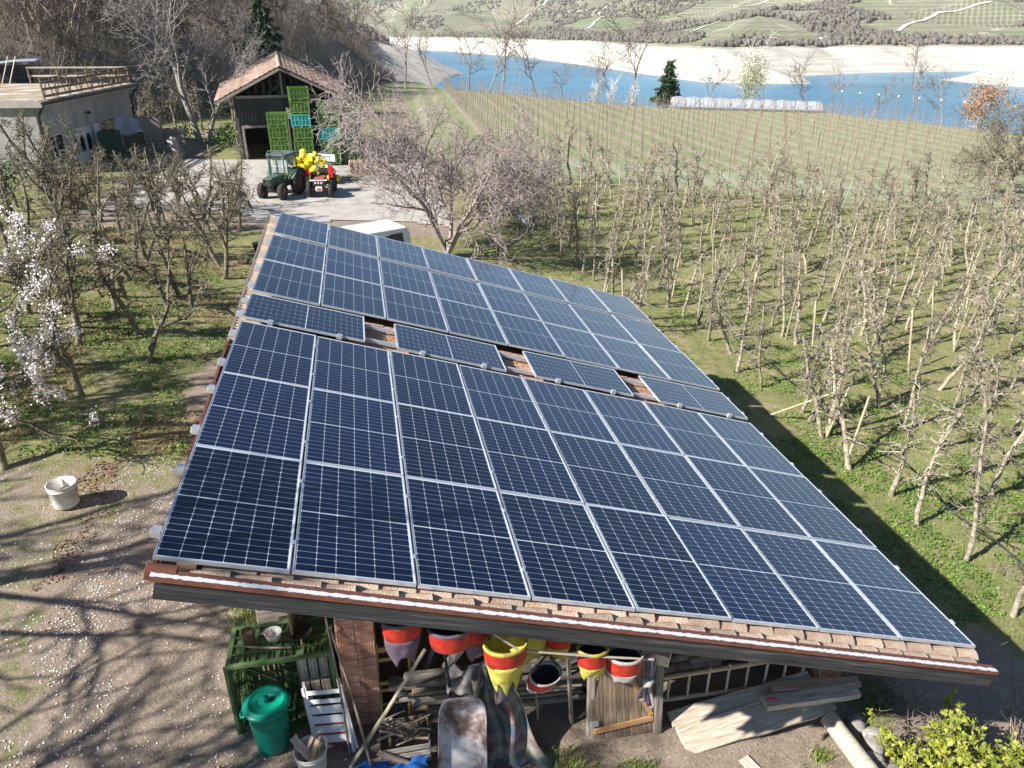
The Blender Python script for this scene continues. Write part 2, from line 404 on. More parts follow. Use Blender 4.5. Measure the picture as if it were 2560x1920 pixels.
def sdist(x, y, poly):
    """distance to a polyline, positive on the left of its direction"""
    x = np.asarray(x, float); y = np.asarray(y, float)
    best = np.full(x.shape, 1e18); sgn = np.ones(x.shape)
    for (ax, ay), (bx, by) in zip(poly[:-1], poly[1:]):
        dx, dy = bx - ax, by - ay
        t = np.clip(((x - ax) * dx + (y - ay) * dy) / (dx * dx + dy * dy), 0, 1)
        ex, ey = x - (ax + t * dx), y - (ay + t * dy)
        d = ex * ex + ey * ey
        c = dx * ey - dy * ex
        better = d < best - 1e-9
        sgn = np.where(better, np.where(c >= 0, 1.0, -1.0), sgn)
        best = np.where(better, d, best)
    return np.sqrt(best) * sgn

def gz0(x, y):
    near = 0.15 - 0.11 * np.clip(x, -14, 13) - 0.04 * np.clip(x - 13, 0, 40)
    far = 0.1 - 0.05 * np.clip(x, -14, 40)
    w = sm(20, 36, y)
    return near * (1 - w) + far * w

def gz(x, y):
    x = np.asarray(x, float); y = np.asarray(y, float)
    b = gz0(x, y)
    e = np.maximum(sdist(x, y, EDGE), 0)
    b = np.maximum(b - 0.75 * (e - 3 * (1 - np.exp(-e / 3))), LAKE - 8)
    d = np.maximum(sdist(x, y, FOOT), 0)
    fl = 0.5 + (LAKE - 2.5) * sm(130, 260, y)
    h = fl + (0.36 + .12 * sm(250, 450, y)) * np.minimum(d, 90) + 0.22 * np.clip(d - 90, 0, 300) + 3.4 * sm(1.0, 6, d) * (1 - sm(120, 200, y)) + (fbm(x / 60, y / 60, 5) - 0.5) * np.minimum(d, 60) * 0.3
    return np.where(d > 0, np.maximum(b, h), b)

def gh(x, y): return float(gz(np.array([x]), np.array([y]))[0])

def in_yard(x, y):
    a = (x > -10.2 + 0.4 * np.sin(y * 1.1)) & (x < 6.0) & (y > 30.0 + 1.6 * (x < -3.5) + 0.5 * np.sin(x * 0.7)) & (y < 47.8)
    return a & (x + 0.9 * (y - 37) < 16)

def masks(x, y):
    """how bare / gravelly the ground is (0..1) by place"""
    n = fbm(x * 0.9, y * 0.9, 3) - 0.5
    left = -3.15 + 0.07 * y + 1.1 * n + 0.5 * np.sin(y * 0.9)
    path = sm(-0.5, 0.35, x - left) * sm(27, 19, y) * sm(1.6, 0.6, x + 0.0 * y)
    front = sm(2.6, 1.6, y) * sm(-4.6, -2.6, x + 0.2 * y)
    under = sm(-0.4, 0.2, x) * sm(8.7, 8.1, x) * sm(13.2, 12.4, y)
    eave = sm(7.6, 8.2, x) * sm(10.6 + 1.2 * n, 9.2 + 1.2 * n, x) * sm(11.5, 6.0, y)
    corner = sm(6.5, 8, x) * sm(3.4, 2.0, y - 0.12 * (x - 8)) * sm(12.6, 11.2, x)
    side = 0.66 * sm(10.5, 8.0, y) * sm(0.5, -1.5, x)
    d = np.maximum.reduce([path, front * 0.92, under, eave * 0.85, corner * 0.95, side])
    d = np.maximum(d, sm(26.5, 29, y) * sm(49, 47, y) * sm(-12.5, -10.0, x) * sm(7.5, 5.5, x))
    track = np.exp(-((x + 9.3 + 0.06 * (y - 46)) / 1.3) ** 2) * sm(44, 46, y) * sm(66, 60, y)
    tr2 = np.exp(-((x - 5.5 - 0.03 * (y - 50)) / 1.6) ** 2) * sm(42, 48, y) * sm(120, 100, y)
    d = np.maximum.reduce([d, track, tr2 * 0.8])
    return np.clip(d, 0, 1)

xs = np.concatenate([np.arange(-480, -60, 12), np.arange(-60, -14, 1.5), np.arange(-14, 17, 0.25), np.arange(17, 64, 1.0), np.arange(64, 150, 3)])
ys = np.concatenate([np.arange(-16, -4, 1.0), np.arange(-4, 40, 0.25), np.arange(40, 140, 1.0), np.arange(140, 900, 7)])
GX, GY = np.meshgrid(xs, ys)
GZ = gz(GX, GY)
dirt = masks(GX, GY)
near = (GX > -14) & (GX < 17) & (GY > -4) & (GY < 40)
GZ = GZ + np.where(near & ~in_yard(GX, GY), (fbm(GX * 1.3, GY * 1.3, 9) - 0.5) * 0.12 + (vnoise(GX * 4, GY * 4, 2) - 0.5) * 0.035, 0)
GZ = np.where(in_yard(GX, GY), GZ - 0.02, GZ)
nx, ny = len(xs), len(ys)
idx = np.arange(nx * ny).reshape(ny, nx)
gf = np.stack([idx[:-1, :-1].ravel(), idx[:-1, 1:].ravel(), idx[1:, 1:].ravel(), idx[1:, :-1].ravel()], 1)
gme = np_mesh('ground', np.stack([GX.ravel(), GY.ravel(), GZ.ravel()], 1), gf, True)
hill_m = sm(-3, 5, sdist(GX, GY, FOOT))
field_m = sm(41, 45, GY + .33 * np.clip(GX - 11, 0, 40)) * sm(5.5, 8, GX) * (1 - hill_m)
ca = gme.color_attributes.new('mask', 'FLOAT_COLOR', 'POINT')
ca.data.foreach_set('color', np.stack([dirt.ravel(), field_m.ravel(), hill_m.ravel(), np.ones(nx * ny)], 1).astype(np.float32).ravel())

def ramp(n, cols, lo=0.3, hi=0.7):
    rp = n.new('ShaderNodeValToRGB'); e = rp.color_ramp.elements
    while len(e) < len(cols): e.new(0.5)
    for i, c in enumerate(cols): e[i].position = lo + (hi - lo) * i / max(1, len(cols) - 1); e[i].color = (*c, 1)
    return rp

def ground_mat():
    M = bpy.data.materials.new('orchard_ground'); M.use_nodes = True
    n = M.node_tree.nodes; l = M.node_tree.links; P = n['Principled BSDF']
    tc = n.new('ShaderNodeTexCoord'); co = tc.outputs['Object']
    def noise(sc, det=5, rgh=0.6):
        z = n.new('ShaderNodeTexNoise'); z.inputs['Scale'].default_value = sc; z.inputs['Detail'].default_value = det; z.inputs['Roughness'].default_value = rgh
        l.new(co, z.inputs['Vector']); return z.outputs['Fac']
    def mix(f, a, b):
        mx = n.new('ShaderNodeMix'); mx.data_type = 'RGBA'; l.new(f, mx.inputs[0]); l.new(a, mx.inputs[6]); l.new(b, mx.inputs[7]); return mx.outputs[2]
    def ra(f, cols, lo=.3, hi=.7):
        r = ramp(n, cols, lo, hi); l.new(f, r.inputs[0]); return r.outputs[0]
    big = noise(0.55, 6); mid = noise(3.2, 6); fine = noise(22, 5, 0.7)
    grass = mix(fine, ra(mid, [(.085, .115, .026), (.15, .195, .05), (.21, .25, .08)]), ra(fine, [(.06, .08, .022), (.22, .26, .08)]))
    straw = ra(fine, [(.15, .11, .065), (.33, .265, .165), (.45, .38, .26)], .25, .75)
    bare = ra(mid, [(0, 0, 0), (1, 1, 1)], .46, .56)
    bare2 = ra(big, [(0, 0, 0), (1, 1, 1)], .42, .66)
    mm = n.new('ShaderNodeMath'); mm.operation = 'MULTIPLY'; l.new(bare, mm.inputs[0]); l.new(bare2, mm.inputs[1])
    m2 = n.new('ShaderNodeMath'); m2.operation = 'MULTIPLY_ADD'; m2.inputs[1].default_value = 0.72; m2.inputs[2].default_value = 0.3; l.new(mm.outputs[0], m2.inputs[0])
    base = mix(m2.outputs[0], grass, straw)
    at = n.new('ShaderNodeAttribute'); at.attribute_name = 'mask'
    sp = n.new('ShaderNodeSeparateColor'); l.new(at.outputs['Color'], sp.inputs[0])
    # vineyard field: paler, drier
    fieldc = mix(mid, ra(fine, [(.16, .19, .08), (.26, .29, .15)]), ra(big, [(.28, .28, .18), (.21, .26, .12)]))
    # mown strips between the trellis rows
    sxx = n.new('ShaderNodeSeparateXYZ'); l.new(co, sxx.inputs[0])
    q1 = n.new('ShaderNodeMath'); q1.operation = 'MULTIPLY_ADD'; q1.inputs[1].default_value = -.05; l.new(sxx.outputs[1], q1.inputs[0]); l.new(sxx.outputs[0], q1.inputs[2])
    q2 = n.new('ShaderNodeMath'); q2.operation = 'MULTIPLY_ADD'; q2.inputs[1].default_value = 1 / 2.5; q2.inputs[2].default_value = -(12.0 - 2.3) / 2.5 + .5; l.new(q1.outputs[0], q2.inputs[0])
    q3 = n.new('ShaderNodeMath'); q3.operation = 'FRACT'; l.new(q2.outputs[0], q3.inputs[0])
    q4 = n.new('ShaderNodeMath'); q4.operation = 'SUBTRACT'; q4.inputs[1].default_value = .5; l.new(q3.outputs[0], q4.inputs[0])
    q5 = n.new('ShaderNodeMath'); q5.operation = 'ABSOLUTE'; l.new(q4.outputs[0], q5.inputs[0])
    q6 = n.new('ShaderNodeMath'); q6.operation = 'MULTIPLY_ADD'; q6.inputs[1].default_value = .5; l.new(mid, q6.inputs[0]); l.new(q5.outputs[0], q6.inputs[2])
    fieldc = mix(ra(q6.outputs[0], [(.8, .8, .8), (0, 0, 0)], .36, .52), fieldc, ra(fine, [(.26, .22, .16), (.4, .36, .28)]))
    base = mix(sp.outputs[1], base, fieldc)
    hillc = ra(mid, [(.12, .095, .07), (.21, .17, .13), (.27, .23, .175)])
    base = mix(sp.outputs[2], base, hillc)
    # dirt with a noisy edge
    ad = n.new('ShaderNodeMath'); ad.operation = 'MULTIPLY_ADD'; ad.inputs[1].default_value = 0.9; l.new(mid, ad.inputs[0])
    sb = n.new('ShaderNodeMath'); sb.operation = 'SUBTRACT'; sb.inputs[1].default_value = 0.95; l.new(sp.outputs[0], sb.inputs[0]); 
    l.new(sb.outputs[0], ad.inputs[2])
    edge = n.new('ShaderNodeMapRange'); edge.inputs['From Min'].default_value = 0.0; edge.inputs['From Max'].default_value = 0.22; l.new(ad.outputs[0], edge.inputs['Value'])
    dirtc = mix(fine, ra(mid, [(.15, .115, .085), (.26, .205, .16), (.34, .28, .225)]), ra(fine, [(.13, .1, .075), (.29, .235, .185), (.44, .385, .32)]))
    base = mix(edge.outputs[0], base, dirtc)
    # drawn-down reservoir bank: bleached below the high-water line
    sx = n.new('ShaderNodeSeparateXYZ'); l.new(co, sx.inputs[0])
    zz = n.new('ShaderNodeMath'); zz.operation = 'MULTIPLY_ADD'; zz.inputs[1].default_value = 6.0; l.new(noise(0.05, 6), zz.inputs[0]); l.new(sx.outputs[2], zz.inputs[2])
    bk = n.new('ShaderNodeMapRange'); bk.inputs['From Min'].default_value = 3.0; bk.inputs['From Max'].default_value = 0.0; l.new(zz.outputs[0], bk.inputs['Value'])
    yy = n.new('ShaderNodeMapRange'); yy.inputs['From Min'].default_value = 150; yy.inputs['From Max'].default_value = 200; l.new(sx.outputs[1], yy.inputs['Value'])
    bm_ = n.new('ShaderNodeMath'); bm_.operation = 'MULTIPLY'; l.new(bk.outputs[0], bm_.inputs[0]); l.new(yy.outputs[0], bm_.inputs[1])
    base = mix(bm_.outputs[0], base, ra(noise(0.12, 8), [(.28, .25, .21), (.5, .46, .4), (.6, .56, .5)], .3, .7))
    l.new(base, P.inputs['Base Color']); P.inputs['Roughness'].default_value = 0.95; P.inputs['Specular IOR Level'].default_value = 0.2
    b = n.new('ShaderNodeBump'); b.inputs['Strength'].default_value = 0.8; b.inputs['Distance'].default_value = 0.03
    l.new(noise(26, 6, .7), b.inputs['Height']); l.new(b.outputs[0], P.inputs['Normal'])
    return M
ground = link('ground', gme, ground_mat())
tag(ground, 'sloping farm ground of grass, bare dirt and straw under the orchard', kind='structure')

# concrete yard between the orchard and the barn
yx = np.arange(-15, 6.6, 0.4); yy_ = np.arange(29, 48.2, 0.4)
YX, YY = np.meshgrid(yx, yy_)
fy = []
vid = np.arange(YX.size).reshape(YX.shape)
ok = in_yard(YX, YY)
for i in range(YX.shape[0] - 1):
    for j in range(YX.shape[1] - 1):
        if ok[i, j] and ok[i + 1, j] and ok[i, j + 1] and ok[i + 1, j + 1]:
            fy.append((vid[i, j], vid[i, j + 1], vid[i + 1, j + 1], vid[i + 1, j]))
MT['yard'] = mat('worn_concrete', [(.27, .245, .225), (.4, .37, .34), (.46, .43, .4)], 0.9, 8, rough=0.95, bump=0.2, bscale=18)
yo = link('yard', np_mesh('yard', np.stack([YX.ravel(), YY.ravel(), gz(YX, YY).ravel() + 0.02], 1), np.array(fy), True), MT['yard'])
tag(yo, 'pale worn concrete farmyard in front of the barn', kind='structure')

# lake
def water_mat():
    M = bpy.data.materials.new('lake_water'); M.use_nodes = True
    n = M.node_tree.nodes; l = M.node_tree.links; P = n['Principled BSDF']
    tc = n.new('ShaderNodeTexCoord')
    nz = n.new('ShaderNodeTexNoise'); nz.inputs['Scale'].default_value = 0.012; nz.inputs['Detail'].default_value = 5
    mp = n.new('ShaderNodeMapping'); mp.inputs['Scale'].default_value = (0.5, 1.6, 1); l.new(tc.outputs['Object'], mp.inputs[0]); l.new(mp.outputs[0], nz.inputs['Vector'])
    r = ramp(n, [(.003, .115, .225), (.006, .165, .3), (.018, .22, .37)]); l.new(nz.outputs[0], r.inputs[0]); l.new(r.outputs[0], P.inputs['Base Color'])
    P.inputs['Roughness'].default_value = 0.22
    w = n.new('ShaderNodeTexNoise'); w.inputs['Scale'].default_value = 0.35; w.inputs['Detail'].default_value = 6; l.new(mp.outputs[0], w.inputs['Vector'])
    b = n.new('ShaderNodeBump'); b.inputs['Strength'].default_value = 0.35; b.inputs['Distance'].default_value = 0.6; l.new(w.outputs[0], b.inputs['Height']); l.new(b.outputs[0], P.inputs['Normal'])
    return M
lk = MB().add([(-700, 60, LAKE), (2200, 60, LAKE), (2200, 2600, LAKE), (-700, 2600, LAKE)], [(0, 1, 2, 3)]).build('lake', water_mat())
tag(lk, 'blue reservoir lake at low water', kind='structure')

# hills on the far shore
def hz(x, y):
    x = np.asarray(x, float); y = np.asarray(y, float)
    d = sdist(x, y, SHORE)
    wob = (fbm(x / 45, y / 45, 21) - 0.5) * 40
    band = -28.5 + 21 * sm(0, 85, d + wob * sm(5, 60, d))
    dd = np.clip(d - 80, 0, None)
    rise = 0.135 * dd + (fbm(x / 400, y / 400, 31, 4) - 0.45) * 150 * sm(0, 420, dd) + (fbm(x / 110, y / 110, 41, 3) - 0.5) * 30 * sm(20, 250, dd)
    return np.where(d > 0, band + np.maximum(rise, 0.02 * dd), np.maximum(-45, LAKE - 0.4 + 0.3 * d))
az = np.radians(np.linspace(-14, 66, 330)); rr = np.geomspace(330, 2500, 215)
AZ, RR = np.meshgrid(az, rr)
HX, HY = 1.85 + RR * np.sin(AZ), -5 + RR * np.cos(AZ)
HZ = hz(HX, HY)
hid = np.arange(HX.size).reshape(HX.shape)
hf = np.stack([hid[:-1, :-1].ravel(), hid[:-1, 1:].ravel(), hid[1:, 1:].ravel(), hid[1:, :-1].ravel()], 1)
keep = HZ.ravel()[hf].max(1) > LAKE - 2
hme = np_mesh('hills', np.stack([HX.ravel(), HY.ravel(), HZ.ravel()], 1), hf[keep], True)

def hills_mat():
    M = bpy.data.materials.new('terraced_hills'); M.use_nodes = True
    n = M.node_tree.nodes; l = M.node_tree.links; P = n['Principled BSDF']
    tc = n.new('ShaderNodeTexCoord'); co = tc.outputs['Object']
    def noise(sc, det=6):
        z = n.new('ShaderNodeTexNoise'); z.inputs['Scale'].default_value = sc; z.inputs['Detail'].default_value = det; l.new(co, z.inputs['Vector']); return z.outputs['Fac']
    def mix(f, a, b):
        mx = n.new('ShaderNodeMix'); mx.data_type = 'RGBA'
        if isinstance(f, float): mx.inputs[0].default_value = f
        else: l.new(f, mx.inputs[0])
        l.new(a, mx.inputs[6]); l.new(b, mx.inputs[7]); return mx.outputs[2]
    def ra(f, cols, lo=.3, hi=.7):
        r = ramp(n, cols, lo, hi); l.new(f, r.inputs[0]); return r.outputs[0]
    vo = n.new('ShaderNodeTexVoronoi'); vo.inputs['Scale'].default_value = 0.0085
    mp = n.new('ShaderNodeMapping'); mp.inputs['Scale'].default_value = (1, 1, 2.5); l.new(co, mp.inputs[0]); l.new(mp.outputs[0], vo.inputs['Vector'])
    sp = n.new('ShaderNodeSeparateColor'); l.new(vo.outputs['Color'], sp.inputs[0])
    field = ra(sp.outputs[0], [(.13, .15, .075), (.17, .175, .105), (.22, .2, .14), (.13, .17, .065), (.19, .195, .115)], 0.05, 0.95)
    # vine rows: stripes whose heading changes from field to field
    rot = n.new('ShaderNodeVectorRotate'); rot.rotation_type = 'Z_AXIS'
    an = n.new('ShaderNodeMath'); an.operation = 'MULTIPLY'; an.inputs[1].default_value = 3.1; l.new(sp.outputs[1], an.inputs[0])
    l.new(co, rot.inputs['Vector']); l.new(an.outputs[0], rot.inputs['Angle'])
    wv = n.new('ShaderNodeTexWave'); wv.inputs['Scale'].default_value = 0.05; wv.inputs['Distortion'].default_value = 1.2; l.new(rot.outputs[0], wv.inputs['Vector'])
    field = mix(ra(wv.outputs['Fac'], [(0, 0, 0), (.36, .36, .36)], .4, .85), field, ra(noise(.04), [(.36, .33, .27), (.42, .4, .33)]))
    # terrace walls follow the contours
    sx = n.new('ShaderNodeSeparateXYZ'); l.new(co, sx.inputs[0])
    tz = n.new('ShaderNodeMath'); tz.operation = 'MULTIPLY_ADD'; tz.inputs[1].default_value = 5.0; l.new(noise(0.015), tz.inputs[0]); l.new(sx.outputs[2], tz.inputs[2])
    t2 = n.new('ShaderNodeMath'); t2.operation = 'MULTIPLY'; t2.inputs[1].default_value = 0.21; l.new(tz.outputs[0], t2.inputs[0])
    t3 = n.new('ShaderNodeMath'); t3.operation = 'FRACT'; l.new(t2.outputs[0], t3.inputs[0])
    field = mix(ra(t3.outputs[0], [(0, 0, 0), (.8, .8, .8)], .8, .95), field, ra(noise(.1), [(.24, .22, .17), (.46, .43, .37)]))
    # boundaries between plots
    ve = n.new('ShaderNodeTexVoronoi'); ve.feature = 'DISTANCE_TO_EDGE'; ve.inputs['Scale'].default_value = 0.0085; l.new(mp.outputs[0], ve.inputs['Vector'])
    field = mix(ra(ve.outputs['Distance'], [(.7, .7, .7), (0, 0, 0)], .006, .016), field, ra(noise(.03), [(.2, .18, .14), (.5, .47, .41)], .4, .6))
    # bleached bank
    zz = n.new('ShaderNodeMath'); zz.operation = 'MULTIPLY_ADD'; zz.inputs[1].default_value = 5.0; l.new(noise(0.03), zz.inputs[0]); l.new(sx.outputs[2], zz.inputs[2])
    bk = n.new('ShaderNodeMapRange'); bk.inputs['From Min'].default_value = -4.6; bk.inputs['From Max'].default_value = -6.4; l.new(zz.outputs[0], bk.inputs['Value'])
    mpb = n.new('ShaderNodeMapping'); mpb.inputs['Scale'].default_value = (.02, .02, .5); l.new(co, mpb.inputs[0])
    nb = n.new('ShaderNodeTexNoise'); nb.inputs['Scale'].default_value = 1; nb.inputs['Detail'].default_value = 6; l.new(mpb.outputs[0], nb.inputs['Vector'])
    bank = ra(nb.outputs[0], [(.36, .33, .28), (.5, .47, .41), (.56, .535, .48)], .3, .7)
    l.new(mix(bk.outputs[0], field, bank), P.inputs['Base Color'])
    P.inputs['Roughness'].default_value = 0.95; P.inputs['Specular IOR Level'].default_value = 0.1
    return M
ho = link('hills', hme, hills_mat())
tag(ho, 'terraced vineyard hills above the bleached far shore', kind='structure')

def hrw(a, r): return 1.85 + r * math.sin(rad(a)), -5 + r * math.cos(rad(a))
MT['track'] = mat('pale_gravel_track', [(.5, .46, .4), (.62, .58, .52)], 0.05, rough=0.95)
for k, pts in enumerate([[(13, 1250), (16, 1330), (17.5, 1500), (17, 1700), (19.5, 1900)], [(22, 900), (24, 980), (27, 1010), (29, 1150), (33, 1240)], [(31, 860), (33.5, 960), (36, 1000), (38, 1150), (41, 1200)],
                         [(26, 1350), (30, 1450), (34, 1420), (38, 1550), (43, 1500)], [(40, 1250), (42, 1380), (45, 1450)], [(9.5, 1650), (12.5, 1800), (15, 2050)]]):
    path = []
    for (a0, r0), (a1, r1) in zip(pts[:-1], pts[1:]):
        for t in np.linspace(0, 1, 14)[:-1]:
            path.append((a0 + (a1 - a0) * t + 0.12 * math.sin(7 * t + k), r0 + (r1 - r0) * t))
    P3 = [hrw(*p) for p in path]
    vs, fs = [], []
    for i, (x, y) in enumerate(P3):
        x2, y2 = P3[min(i + 1, len(P3) - 1)]; x1, y1 = P3[max(i - 1, 0)]
        t = Vector((x2 - x1, y2 - y1, 0)).normalized(); s = Vector((-t.y, t.x, 0)) * 2.6
        for q in (-1, 1):
            px_, py_ = x + s.x * q, y + s.y * q
            vs.append((px_, py_, float(hz(np.array([px_]), np.array([py_]))[0]) + 0.9))
        if i: b = 2 * i; fs.append((b - 2, b - 1, b + 1, b))
    tag(MB().add(vs, fs).build('track', MT['track']), 'pale gravel farm track on the far hills', kind='structure')
# ------------------------------------------------------------------ vegetation
def tubes(name, paths, n=4, smooth=True):
    """paths: list of (points (m,3), radii (m)); one mesh of open tapering tubes"""
    groups = {}
    for p, r in paths: groups.setdefault(len(p), []).append((p, r))
    V, F, off = [], [], 0
    for m_, lst in groups.items():
        P = np.array([a for a, _ in lst], float); R = np.array([b for _, b in lst], float)
        T = np.empty_like(P); T[:, 1:-1] = P[:, 2:] - P[:, :-2]; T[:, 0] = P[:, 1] - P[:, 0]; T[:, -1] = P[:, -1] - P[:, -2]
        T /= np.linalg.norm(T, axis=2, keepdims=True) + 1e-9
        ref = np.array([0.37, 0.61, 0.7]); A = np.cross(T, ref); A /= np.linalg.norm(A, axis=2, keepdims=True) + 1e-6
        B = np.cross(T, A)
        ang = 2 * np.pi * np.arange(n) / n
        ring = P[:, :, None, :] + R[:, :, None, None] * (A[:, :, None, :] * np.cos(ang)[None, None, :, None] + B[:, :, None, :] * np.sin(ang)[None, None, :, None])
        k = len(lst)
        ids = off + np.arange(k * m_ * n).reshape(k, m_, n)
        nxt = np.roll(ids, -1, axis=2)
        F.append(np.stack([ids[:, :-1], nxt[:, :-1], nxt[:, 1:], ids[:, 1:]], -1).reshape(-1, 4))
        V.append(ring.reshape(-1, 3)); off += k * m_ * n
    return np_mesh(name, np.concatenate(V), np.concatenate(F), smooth)

def walk(rg, p, d, L, r0, r1, seg, wob, grav=0.0):
    pts = [p]; rad_ = [r0]; d = np.array(d, float); d /= np.linalg.norm(d) + 1e-9; p = np.array(p, float)
    for i in range(seg):
        d = d + rg.normal(0, wob, 3); d[2] += grav; d /= np.linalg.norm(d) + 1e-9
        p = p + d * L / seg * (0.8 + 0.4 * rg.random()); pts.append(p); rad_.append(r0 + (r1 - r0) * (i + 1) / seg)
    return np.array(pts), np.array(rad_)
def at_t(path, t):
    p, r = path; f = t * (len(p) - 1); i = min(int(f), len(p) - 2); k = f - i
    d = p[i + 1] - p[i]
    return p[i] * (1 - k) + p[i + 1] * k, r[i] * (1 - k) + r[i + 1] * k, d / (np.linalg.norm(d) + 1e-9)
def side_dir(rg, d, ang):
    v = rg.normal(0, 1, 3); v -= d * v.dot(d); v /= np.linalg.norm(v) + 1e-9
    return d * math.cos(ang) + v * math.sin(ang)

def apple_tree(seed, h=3.0, r=0.075, limbs=11, gnarl=0.42, spread=1.0, wob=.16, lim=.034, fork=.4):
    rg = np.random.default_rng(seed)
    tr = walk(rg, np.array([0, 0, -0.25]), (rg.normal(0, .13), rg.normal(0, .13), 1), h, r, 0.022, 9, wob, 0.05)
    tr[1][0] *= 1.5; tr[1][2] *= 1.0 + .3 * rg.random(); tr[1][4] *= 1.0 + .3 * rg.random()
    trunk = [tr]; crown = []
    if rg.random() < fork:
        p, rr_, d = at_t(tr, 0.35); trunk.append(walk(rg, p, side_dir(rg, d, .6), h * .55, rr_ * .7, .018, 6, .2, .12))
    for i in range(limbs):
        src = trunk[rg.integers(len(trunk))]
        t = 0.3 + 0.68 * (i + rg.random()) / limbs
        p, rr_, d = at_t(src, min(t, .98))
        a = rg.random() * 6.28
        L = (0.35 + 0.75 * rg.random()) * (1.15 - 0.5 * t) * spread
        lb = walk(rg, p, (math.cos(a), math.sin(a), rg.uniform(-.15, .6)), L, min(rr_ * .6, lim) + .007, .008, 7, gnarl, rg.uniform(-.05, .05))
        crown.append(lb)
        for k in range(rg.integers(3, 6)):
            q, r2, d2 = at_t(lb, .15 + .8 * rg.random())
            sc = walk(rg, q, side_dir(rg, d2, rg.uniform(.6, 1.4)), rg.uniform(.16, .5) * spread, min(r2 * .7, .013) + .004, .0055, 4, .45, rg.uniform(-.04, .1))
            crown.append(sc)
            for _ in range(rg.integers(1, 4)):
                q3, r3, d3 = at_t(sc, .2 + .8 * rg.random())
                crown.append(walk(rg, q3, side_dir(rg, d3, rg.uniform(.5, 1.4)), rg.uniform(.06, .2), .0065, .0045, 2, .35))
    return trunk, crown

def grow(rg, out, p, d, L, r, lvl, cfg):
    c = cfg[lvl]
    pa = walk(rg, p, d, L, r, max(r * c['tip'], cfg['rmin']), c['seg'], c['wob'], c['grav'])
    out.setdefault(lvl, []).append(pa)
    if lvl + 1 not in cfg: return
    for k in range(rg.integers(c['n'][0], c['n'][1] + 1)):
        t = c['t0'] + (1 - c['t0']) * ((k + rg.random()) / c['n'][1])
        q, rr_, dd = at_t(pa, min(t, 0.99))
        grow(rg, out, q, side_dir(rg, dd, rg.uniform(*c['ang'])), L * rg.uniform(*c['len']), max(rr_ * c['rr'], cfg['rmin']), lvl + 1, cfg)

def bare_tree(seed, h, r, n=(9, 9, 6, 4), rmin=0.01, ang=(.45, .95), wob=.12, grav=.03, lens=((.35, .6), (.35, .6), (.3, .6), (.3, .5)), t0=.3, lean=.06):
    rg = np.random.default_rng(seed)
    cfg = {'rmin': rmin}
    for i in range(len(n) + 1):
        cfg[i] = dict(seg=[9, 6, 5, 4, 3][i], wob=wob * (1 + .35 * i), grav=grav if i else 0.03, tip=.28, n=(max(1, n[i] - 2), n[i]) if i < len(n) else (0, 0),
                      t0=t0 if i == 0 else .2, ang=ang, len=lens[min(i, len(lens) - 1)], rr=.6)
    out = {}
    grow(rg, out, np.array([0, 0, -.3]), np.array([rg.normal(0, lean), rg.normal(0, lean), 1]), h, r, 0, cfg)
    return out[0], sum((out[k] for k in sorted(out) if k), [])

def quads(name, C, size, rg, flat=0.0, aspect=1.0, tri=False):
    """randomly turned leaf-sized faces at the points C"""
    N = len(C)
    a = rg.normal(0, 1, (N, 3)); a[:, 2] *= (1 - flat); a /= np.linalg.norm(a, axis=1, keepdims=True) + 1e-9
    b = rg.normal(0, 1, (N, 3)); b -= a * (a * b).sum(1, keepdims=True)
    if flat: b[:, 2] *= (1 - flat)
    b /= np.linalg.norm(b, axis=1, keepdims=True) + 1e-9
    s = (size * (0.6 + 0.8 * rg.random(N)))[:, None] / 2
    a, b = a * s * aspect, b * s
    V = np.stack([C - a, C - b * .9 + a * .1, C + a, C + b * .9 + a * .1], 1).reshape(-1, 3)
    return np_mesh(name, V, np.arange(4 * N).reshape(N, 4))

def make_tree(name, trunk, crown, mt, mc=None, n=5, nc=3, extra=None):
    """a hidden-from-nobody prototype: trunk mesh object with a crown child (and leaves)"""
    tm = tubes('trunk', trunk, 7); tm.materials.append(mt)
    cm = tubes('crown', crown, nc); cm.materials.append(mc or mt)
    ex = []
    for nm, me, mm in (extra or []): me.materials.append(mm); ex.append((nm, me))
    return (name, tm, cm, ex)
def plant(proto, x, y, label, cat, group=None, s=1.0, rz=None, dz=0.0, tilt=(0, 0), rgx=random.Random(5)):
    nm, tm, cm, ex = proto
    e = thing(nm, label, cat, (x, y, gh(x, y) + dz), group=group, rot=(tilt[0], tilt[1], rz if rz is not None else rgx.uniform(0, 6.28)))
    e.scale = (s, s, s)
    link('trunk', tm, None, e); link('crown', cm, None, e)
    for (k, me) in ex: link(k, me, None, e)
    return e
def in_view(x, y, z, mx=0.08):
    d = Vector((x, y, z)) - CAM; zc = d.dot(FW)
    if zc < 1: return False
    px_ = d.dot(RT) / zc * 1862 / 2560; py_ = d.dot(UP) / zc * 1862 / 1920
    return abs(px_) < .5 + mx and abs(py_) < .5 + mx

